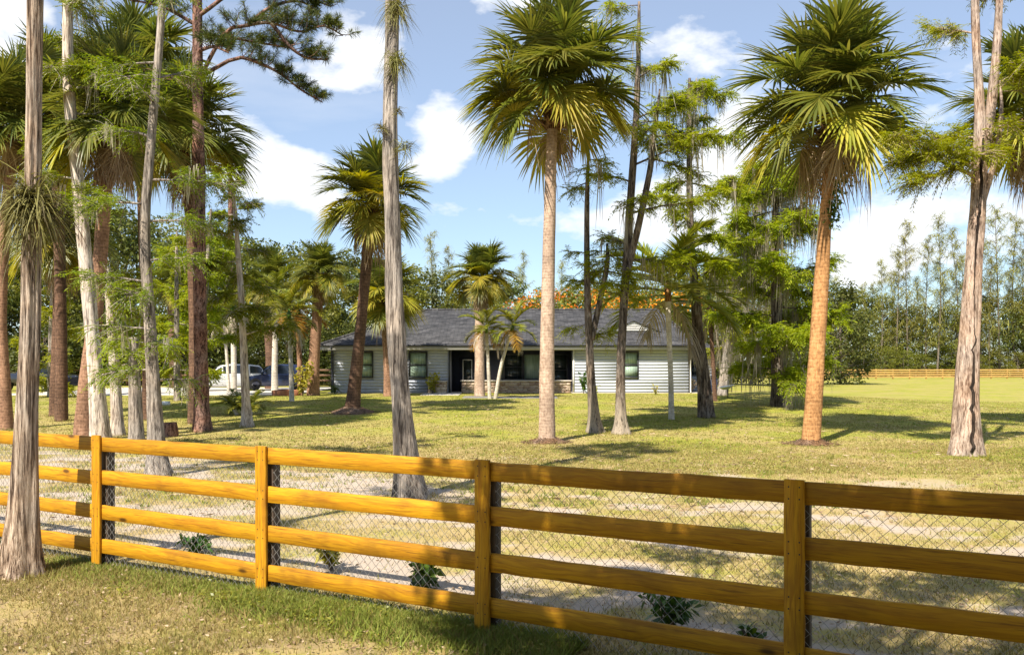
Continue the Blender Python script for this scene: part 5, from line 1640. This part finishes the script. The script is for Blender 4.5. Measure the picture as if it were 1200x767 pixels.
for i, (px, d, topy) in enumerate(wood):
    x = (px - 600) / F0 * d; h = (HOR - topy) / F0 * d + CAMH - .4
    ms = BROAD[i % 4] if i % 3 else LIGHT[i % 3]
    place_tree('forest_tree', 'dense dark tree, %s from the left in the wood beyond the driveway' % ORD[i], ms, x, d, (h / 12 * rw.uniform(.85, 1.1), h / 12 * rw.uniform(.85, 1.1), h / 12), rw.uniform(0, 6), 'trees of the wood beyond the driveway')
for i in range(14):
    px = -180 - i * 48 + rw.uniform(-12, 12); d = rw.uniform(70, 84); x = (px - 600) / F0 * d; h = rw.uniform(11, 15)
    place_tree('forest_tree', 'dense tree, %s beyond the end of the wood past the pickup truck' % ORD[i], BROAD[i % 4] if i % 3 else LIGHT[i % 3], x, d, (h / 12, h / 12, h / 12), i * 1.7, 'trees of the wood beyond the driveway')
for i, (px, d, topy) in enumerate([(20, 64.5, 372), (90, 66, 362), (150, 65.5, 378), (215, 66.5, 366), (262, 65.5, 380), (300, 66, 372), (345, 66, 368), (392, 66, 376), (-40, 66, 370)]):
    x = (px - 600) / F0 * d; h = (HOR - topy) / F0 * d + CAMH - .4
    place_tree('understorey_tree', 'low leafy tree of the understorey, %s along the brown fence' % ORD[i], BROAD[(i + 1) % 4], x, d + 4, (h / 12 * 1.5, h / 12 * 1.5, h / 12), i * 1.3, 'low trees along the brown fence')
behind = [(430, 76, 318), (468, 78, 310), (512, 80, 322), (548, 79, 330), (590, 76, 332), (640, 79, 338), (700, 80, 336), (752, 78, 328), (800, 74, 322), (845, 78, 318), (880, 80, 300), (920, 84, 306), (985, 90, 330)]
for i, (px, d, topy) in enumerate(behind):
    x = (px - 600) / F0 * d; h = (HOR - topy) / F0 * d + CAMH - .4
    place_tree('garden_tree', 'green tree, %s from the left in the row behind the house roof' % ORD[i], (LIGHT[i % 3] if i % 2 else BROAD[i % 4]), x, d, (h / 12 * 1.25, h / 12 * 1.25, h / 12), i * 2.1, 'trees behind the house')
flame_mesh = clump_tree_mesh(360, 6.6, 4.2, .45, 40, 150, .26, .14, leafmat=M['broad_l'], flat=.5)
fl2 = MB()
_rn = np.random.default_rng(5)
for k in range(46):
    a = _rn.uniform(0, TAU); q = 4.0 * math.sqrt(_rn.random()); c = np.array([q * math.cos(a), q * math.sin(a), 6.5 - .09 * q * q + _rn.normal(0, .2)])
    m = 18; D = _rn.normal(size=(m, 3)); leaves(fl2, c + D * .28 * [1, 1, .5], D, .2, .12, k, .1)
flame_b = fl2.mesh('blossom', M['flame'])
for i, (px, d, h, lab) in enumerate([(672, 69, 1.17, 'flame tree with orange blossom rising over the middle of the roof'), (775, 68, 1.12, 'flame tree with orange-red blossom over the white roof gablet'), (622, 71, 1.02, 'smaller flame tree with orange blossom beside the straight palm trunk')]):
    x = (px - 600) / F0 * d
    r = place_tree('flame_tree', lab, flame_mesh, x, d, (1.1 * h, 1.1 * h, h), i * 1.7, 'flame trees behind the house')
    link('blossom', flame_b, r)
for i, (px, d, topy) in enumerate([(505, 98, 272), (524, 100, 288), (612, 102, 296), (585, 104, 318), (660, 102, 306), (548, 96, 300)]):
    x = (px - 600) / F0 * d; h = (HOR - topy) / F0 * d + CAMH - .4
    place_tree('casuarina_tree', 'thin wispy casuarina, %s from the left above the house roof' % ORD[i], CASU[i % 4], x, d, (h / 20, h / 20, h / 20), i * 1.9, 'wispy trees far behind the house')
right = []
k = 0
for px in range(925, 1330, 27):
    d = rw.uniform(140, 156); topy = rw.uniform(338, 366) if px < 1150 else rw.uniform(322, 348)
    right.append((px + rw.uniform(-8, 8), d, topy))
for i, (px, d, topy) in enumerate(right):
    x = (px - 600) / F0 * d; h = (HOR - topy) / F0 * d + CAMH - .2
    place_tree('field_tree', 'bushy tree, %s from the left in the treeline behind the far field fence' % ORD[i], (LIGHT[i % 3] if i % 3 else BROAD[i % 4]), x, d, (h / 12 * 1.15, h / 12 * 1.15, h / 12), i * 2.3, 'treeline behind the far field fence')
for i, (px, d, topy) in enumerate([(1012, 136, 330), (1032, 138, 302), (1064, 139, 258), (1085, 140, 276), (1098, 138, 250), (1118, 141, 264), (1150, 140, 262), (1172, 139, 240), (1190, 141, 250), (1212, 140, 245), (1050, 139, 292), (1240, 140, 262), (980, 138, 322), (1160, 138, 300), (1000, 144, 340), (1020, 146, 330), (1044, 143, 318), (1075, 145, 322), (1108, 146, 316), (1130, 144, 300), (1182, 146, 318), (1200, 143, 290), (1225, 145, 300), (960, 144, 332)]):
    x = (px - 600) / F0 * d; h = (HOR - topy) / F0 * d + CAMH - .2
    place_tree('casuarina_tree', 'tall wispy casuarina, %s of those behind the far field fence' % ORD[i], CASU[i % 4], x, d, (h / 20 * 1.1, h / 20 * 1.1, h / 20), i * 1.1, 'wispy casuarinas behind the far field fence')
for i, (px, d, topy) in enumerate([(px, 133 + (px * 7 % 5), 404 + (px * 13 % 14)) for px in range(935, 1320, 23)]):
    x = (px - 600) / F0 * d; h = (HOR - topy) / F0 * d + CAMH - .2
    place_tree('field_shrub', 'low bush, %s along the back of the far field fence' % ORD[i], LIGHT[i % 3], x, d + 4, (h / 12 * 1.9, h / 12 * 1.9, h / 12), i * 1.7, 'bushes along the far field fence', 'shrub')

# the tree beside the photographer whose shade lies on the near end of the fence
def shade_tree():
    rng = np.random.default_rng(8)
    sd = np.array(SUN_DIR)
    root = thing('unseen_oak', 'spreading oak beside the photographer shading the near end of the fence', 'tree', (-2.5, -2.2, gz1(-2.5, -2.2)))
    base = np.array(root.location)
    tb = MB(); cb = MB()
    path = smooth_path([(0, 0, -.1), (.1, .2, 2.0), (.3, .8, 4.2), (.8, 1.8, 5.6)], 12)
    tb.tube(path, np.linspace(.24, .12, 12), 12)
    for k in range(300):
        kk = rng.uniform(-.12, 2.6); off = rng.uniform(-1.3, .15); zt = rng.uniform(0.1, 1.75)
        if kk < .40 and rng.random() < .55: continue
        if k % 5 == 0: off = rng.uniform(1.4, 5.2); kk = rng.uniform(.1, 3.4); zt = 0.0
        zc = rng.uniform(5.4, 9.0)
        t = (zc - zt) / -sd[2]
        c = fpt(kk, zt, off) - sd * t - base
        st = path[rng.integers(7, 12)]
        tb.tube([st, (st + c) / 2 + [0, 0, .25], c], [.05, .035, .01], 5, cap=False)
        m = 260; D = rng.normal(size=(m, 3)); D /= np.linalg.norm(D, axis=1)[:, None]
        C = c + D * (rng.uniform(.28, .48) * rng.uniform(.2, 1, m) ** .5)[:, None] * [1, 1, .7]
        leaves(cb, C, D + rng.normal(0, .8, (m, 3)), rng.uniform(.6, 1.2, m) * .13, .06, k, .2)
    tb.build('trunk', M['dark_bark'], root, smooth=True); cb.build('crown', M['broad'], root)


shade_tree()
for i, (x, y, h, lab) in enumerate([(6.5, -7.0, 12, 'unseen oak added to block sky light, first along the verge'), (12.0, -5.0, 13, 'unseen oak added to block sky light, second along the verge'), (2.0, -12.0, 13, 'unseen oak added to block sky light, straight behind the camera'), (16.0, .5, 11, 'unseen oak added to block sky light, beyond the fence end'), (-6, -12, 12, 'unseen oak added to block sky light, opposite the thick foreground trunk'), (-14, -12.5, 12, 'unseen oak added to block sky light, second from the foreground trunk'), (-22, -12, 12.5, 'unseen oak added to block sky light, third from the foreground trunk'), (9, -13, 13, 'unseen oak added to block sky light, opposite the shaded fence end')]):  # out-of-view oaks added to cut the sky light on the shaded fence
    place_tree('unseen_oak', lab, BROAD[i % 4], x, y, (h / 12 * 1.2, h / 12 * 1.2, h / 12), i * 1.4, 'unseen oaks added to block sky light')

# ------------------------------------------------------------------ small plants and things
def gnd(px, py): return tuple(G(px, py))


shrub('dark leafy weed behind the bottom board near the third post', gnd(497, 694), .26, .34, 150, 81, 'shrub', .14, .075, 'weed', cat='plant')
shrub('dark leafy weed behind the bottom board in the shaded bay', gnd(783, 738), .24, .30, 130, 82, 'shrub', .12, .065, 'weed', cat='plant')
shrub('small dark weed at the foot of the shaded post', gnd(882, 770), .14, .26, 60, 83, 'shrub', .12, .05, 'weed', cat='plant')
shrub('pale green weed behind the third board near the second post', gnd(388, 668), .22, .30, 80, 84, 'yellow_shrub', .13, .06, 'weed', cat='plant')
shrub('low green weed in the chain link of the second bay', gnd(232, 648), .26, .22, 120, 85, 'shrub', .12, .05, 'weed', cat='plant')
shrub('broad-leaved shrub beside the stone pier under the window', gnd(507, 461), .55, 1.25, 240, 86, 'yellow_shrub', .24, .12)
shrub('bright yellow-green croton bush by the short sabal palm', gnd(355, 464), .7, 1.9, 420, 87, 'yellow_shrub', .26, .12)
shrub('dark climbing plant in front of the right-hand siding beside the porch', gnd(684, 461), .4, 1.3, 220, 88, 'shrub', .2, .11)
shrub('small green plant at the foot of the siding beside the dark climber', gnd(698, 462), .22, .62, 60, 89, 'yellow_shrub', .2, .07)
shrub('small green plant at the foot of the siding near the whitish palm', gnd(768, 462), .22, .55, 60, 90, 'yellow_shrub', .2, .07)
shrub('dry brown bush in the corner of the set-back side wing', gnd(810, 460), .45, 1.05, 260, 91, 'frond_d', .2, .05)
shrub('spiky green plant by the left house corner', gnd(392, 461), .35, .5, 90, 92, 'shrub', .35, .04)
_b = air_plant('palm seedling at the foot of the split pale trunk', G(1157, 540) + np.array([0, 0, .05]), .38, 26, 93, None, .35, (.5, 1.4))
_b.name = 'palm_seedling'; _b.data.materials[0] = M['feather']


def stump():
    b = MB()
    g = np.array(gnd(198, 511))
    trunk_mesh(b, [(0, 0, -.05), (.01, 0, .2), (.0, 0, .42)], [.24, .22, .19], 20, 14, 5, .25, 5, .12)
    o = b.build('tree_stump', M['pine_bark'], None, smooth=True); o.location = tuple(g)
    tag(o, 'dark low tree stump beside the fluted cypress behind the fence', 'stump')


stump()


def lathe(b, prof, N=20, mi=0):
    th = np.arange(N) * TAU / N
    V = [(r * math.cos(t), r * math.sin(t), z) for r, z in prof for t in th]
    b.add(V, [(i * N + j, i * N + (j + 1) % N, (i + 1) * N + (j + 1) % N, (i + 1) * N + j) for i in range(len(prof) - 1) for j in range(N)], mi)


# propane cylinder, bin and birdbath near the side wing
t = thing('gas_cylinder', 'white upright gas cylinder beside the dark bin at the house side', 'cylinder', on_ground(12.95, 52.6))
b = MB(); lathe(b, [(.0, .02), (.18, .02), (.2, .06), (.2, .82), (.17, .92), (.09, .97), (.05, .98)]); b.build('tank', M['white'], t, smooth=True)
b = MB(); lathe(b, [(.05, .97), (.05, 1.03), (.02, 1.05), (0, 1.05)], 10); b.build('valve', M['rim'], t)
b = MB(); lathe(b, [(.12, .95), (.13, 1.1), (.12, 1.1), (.11, .95)]); b.build('collar', M['white'], t)
t = thing('storage_bin', 'dark navy storage bin standing at the set-back house wing', 'bin', on_ground(12.25, 53.2))
b = MB(); b.cbox(-.48, .48, -.35, .35, .06, .86, .04); b.build('body', M['blue'], t)
b = MB(); b.cbox(-.51, .51, -.38, .38, .865, .95, .03); b.build('lid', M['black'], t)
for sx in (-.4, .4):
    b = MB(); b.tube([(sx - .03, -.3, .07), (sx + .03, -.3, .07)], .07, 10); b.build('wheel', M['tyre'], t)
g0 = G(853, 466)
t = thing('birdbath', 'white shallow birdbath dish on a dark post at the edge of the lawn', 'birdbath', g0)
b = MB(); lathe(b, [(.03, -.05), (.03, .45), (.06, .47)], 10); b.build('post', M['iron'], t)
b = MB(); lathe(b, [(.0, .45), (.15, .46), (.42, .62), (.44, .62), (.40, .60), (.14, .49), (.0, .48)]); o = b.build('dish', M['white'], t, smooth=True); o.rotation_euler = (0, -.18, 0)
# low wire garden fence beyond it
gA, gB = np.array([13.9, 54.0]), np.array([18.6, 55.5])
t = thing('wire_garden_fence', 'low black wire garden fence between house side and field', 'fence', (gA[0], gA[1], gz1(*gA)))
for k in range(8):
    q = gA + (gB - gA) * k / 7 - gA
    b = MB(); b.tube([(q[0], q[1], -.3), (q[0], q[1], 1.0)], .018, 5); b.build('post', M['iron'], t)
for z in (.95, .5):
    b = MB(); b.tube([(0, 0, z), (*(gB - gA), z)], .008, 4); b.build('wire', M['iron'], t)
# round brick planter by the drive
t = thing('planter_ring', 'low reddish round planter at the edge of the parking pad', 'planter', gnd(335, 463))
b = MB(); lathe(b, [(.75, -.1), (.78, .28), (.66, .30), (.64, .16), (0, .16)], 24); b.build('wall', M['terracotta'], t)
# garden gnome-sized white block seen between the trunks
t = tag(link('stepping_stone', None) if False else MB and (lambda b: (b.cbox(-.2, .2, -.14, .14, -.02, .16, .03), b.build('white_block', M['white']))[1])(MB()), 'small white stone block on the lawn between the fluted cypress and the pine', 'stone block')
t.location = gnd(193, 474)

# ------------------------------------------------------------------ grass
def blades(name, X, Y, hgt, wid, mat, label, seed, lean=.55):
    rn = np.random.default_rng(seed); n = len(X)
    Z = gz(X, Y) + 0.022 * (fbm(X * 4, Y * 4, 31, 3) - 0.45) * (1 - ss(20, 40, Y)) - .006
    a = rn.uniform(0, TAU, n); le = rn.uniform(0, lean, n) * hgt; la = rn.uniform(0, TAU, n)
    c = np.stack([X, Y, Z], -1)
    s = np.stack([np.cos(a), np.sin(a), np.zeros(n)], -1) * (wid / 2)[:, None]
    tip = c + np.stack([np.cos(la) * le, np.sin(la) * le, hgt], -1)
    V = np.stack([c - s, c + s, tip], 1).reshape(-1, 3)
    b = MB(); b.add(V, np.arange(n * 3).reshape(n, 3))
    o = b.build(name, mat, None, kind='stuff'); o['label'] = label; o['category'] = 'grass'
    return o


def grass():
    rn = np.random.default_rng(12)
    def sdist(X, Y): return (X - FP[0]) * FN[0] + (Y - FP[1]) * FN[1]
    def along(X, Y): return ((X - FP[0]) * FU[0] + (Y - FP[1]) * FU[1]) / FL
    # verge on the near side
    n = 330000
    X = rn.uniform(-8.5, 4.5, n); Y = rn.uniform(4.8, 12, n); s = sdist(X, Y)
    dens = (.20 + .95 * ss(.36, .62, fbm(X * 1.1, Y * 1.1, 3, 4) / .94)) * (1 - .85 * sand_mask(X, Y))
    k = (s < .12) & (np.abs(X) < .66 * Y + .3) & (rn.random(n) < dens)
    X, Y = X[k], Y[k]; n = len(X)
    blades('grass', X, Y, rn.uniform(.02, .07, n), rn.uniform(.006, .013, n), M['grass'], 'short dry grass on the verge before the fence', 1, 1.3)
    # lush strip at the foot of the fence
    n = 60000
    A = rn.uniform(-2.3, .35, n); S = -np.abs(rn.normal(0, .34, n)) + .12
    w = np.where(A > -1.05, 1.0, .35) * ss(-1.1, -.2, S + .25 * (fbm(A * 4, S * 4, 6, 3) - .5) * 2)
    k = rn.random(n) < w
    A, S = A[k], S[k]; q = FP + FU * FL * A[:, None] + FN * S[:, None]; n = len(A)
    blades('grass', q[:, 0], q[:, 1], rn.uniform(.03, .12, n) * np.where(A > -1.05, 1, .6), rn.uniform(.010, .022, n), M['lush'], 'lush green grass tuft strip under the middle fence bays', 2, 1.5)
    # broad-leaved ground cover in that strip
    n = 7000
    A = rn.uniform(-1.6, .3, n); S = -np.abs(rn.normal(0, .38, n)) + .1
    k = fbm(A * 3 + 9, S * 3, 16, 3) > .45
    A, S = A[k], S[k]; q = FP + FU * FL * A[:, None] + FN * S[:, None]; n = len(A)
    b = MB(); C = np.stack([q[:, 0], q[:, 1], gz(q[:, 0], q[:, 1]) + rn.uniform(.0, .07, n)], -1)
    leaves(b, C, rn.normal(size=(n, 3)) * [1, 1, .3] + [0, 0, .25], rn.uniform(.03, .06, n), rn.uniform(.014, .026, n), 9, .1, up=np.array([0, 0, 1.0]))
    o = b.build('ground_cover', M['feather'], None, kind='stuff'); o['label'] = 'bright green creeping weeds under the middle fence bays'; o['category'] = 'ground cover'
    # tussocks beyond the fence
    n = 260000
    Y = 4.5 + 19 * rn.random(n) ** 1.0; X = rn.uniform(-.68, .68, n) * Y; s = sdist(X, Y)
    dens = .85 - .85 * sand_mask(X, Y) - .35 * ss(.45, .6, fbm(X * 1.4, Y * 1.4, 52, 3) / .875)
    k = (s > .02) & (rn.random(n) < dens)
    X, Y = X[k], Y[k]; n = len(X)
    blades('grass', X, Y, rn.uniform(.02, .075, n), rn.uniform(.008, .015, n), M['grass'], 'patchy grass on the sandy strip behind the fence', 3, 1.0)
    # lawn
    n = 260000
    Y = 17 + 33 * rn.random(n) ** 1.3; X = rn.uniform(-.66, .66, n) * Y; s = sdist(X, Y)
    k = (s > 8) & (rn.random(n) < .35 + .65 * ss(.3, .6, fbm(X * .6, Y * .6, 21, 3) / .875)) & ~((X < -12.3) & (Y > 47.9))
    X, Y = X[k], Y[k]; n = len(X)
    blades('grass', X, Y, rn.uniform(.02, .055, n), rn.uniform(.02, .045, n), M['grass'], 'mown yellow-green lawn grass around the palms', 4, 1.0)
    # coarse tufts that the mower missed
    m = 1500; CY = 13 + 32 * rn.random(m) ** 1.2; CX = rn.uniform(-.66, .66, m) * CY
    kk = (sdist(CX, CY) > 1.0) & ~((CX < -12) & (CY > 47)); CX, CY = CX[kk], CY[kk]; m = len(CX); q = 16
    rad = np.repeat(rn.uniform(.05, .22, m), q)
    X = np.repeat(CX, q) + rn.normal(0, 1, m * q) * rad * .6; Y = np.repeat(CY, q) + rn.normal(0, 1, m * q) * rad * .6
    blades('grass', X, Y, np.repeat(rn.uniform(.04, .11, m), q) * rn.uniform(.6, 1.1, m * q), rn.uniform(.012, .028, m * q), M['lush'], 'coarse darker grass tufts dotted over the lawn', 6, 1.0)
    # longer grass left standing round the trunks
    XX = []; YY = []; HH = []
    for (bx, by, br) in BASES:
        if by > 48 or by < 3: continue
        m = int(260 * min(1.0, 24 / by)); a = rn.uniform(0, TAU, m); q = br * .9 + np.abs(rn.normal(0, .14, m))
        XX.append(bx + q * np.cos(a)); YY.append(by + q * np.sin(a)); HH.append(rn.uniform(.03, .13, m))
    X = np.concatenate(XX); Y = np.concatenate(YY); Hh = np.concatenate(HH); n = len(X)
    blades('grass', X, Y, Hh, rn.uniform(.008, .02, n), M['grass'], 'longer grass standing round the feet of the trunks', 5, .8)
    # fallen leaves
    n = 9000
    Y = 5 + 18 * rn.random(n) ** 1.5; X = rn.uniform(-.66, .66, n) * Y
    b = MB(); C = np.stack([X, Y, gz(X, Y) + .025], -1)
    leaves(b, C, rn.normal(size=(n, 3)) * [1, 1, .2], rn.uniform(.02, .065, n), .02, 7)
    n = 2400
    Y = 12 + 30 * rn.random(n) ** 1.2; X = rn.uniform(-.66, .66, n) * Y
    leaves(b, np.stack([X, Y, gz(X, Y) + .03], -1), rn.normal(size=(n, 3)) * [1, 1, .15], rn.uniform(.06, .22, n), .03, 8)
    o = b.build('leaf_litter', M['frond_d'], None, kind='stuff'); o['label'] = 'brown fallen leaves scattered on grass and sand'; o['category'] = 'leaf litter'


grass()
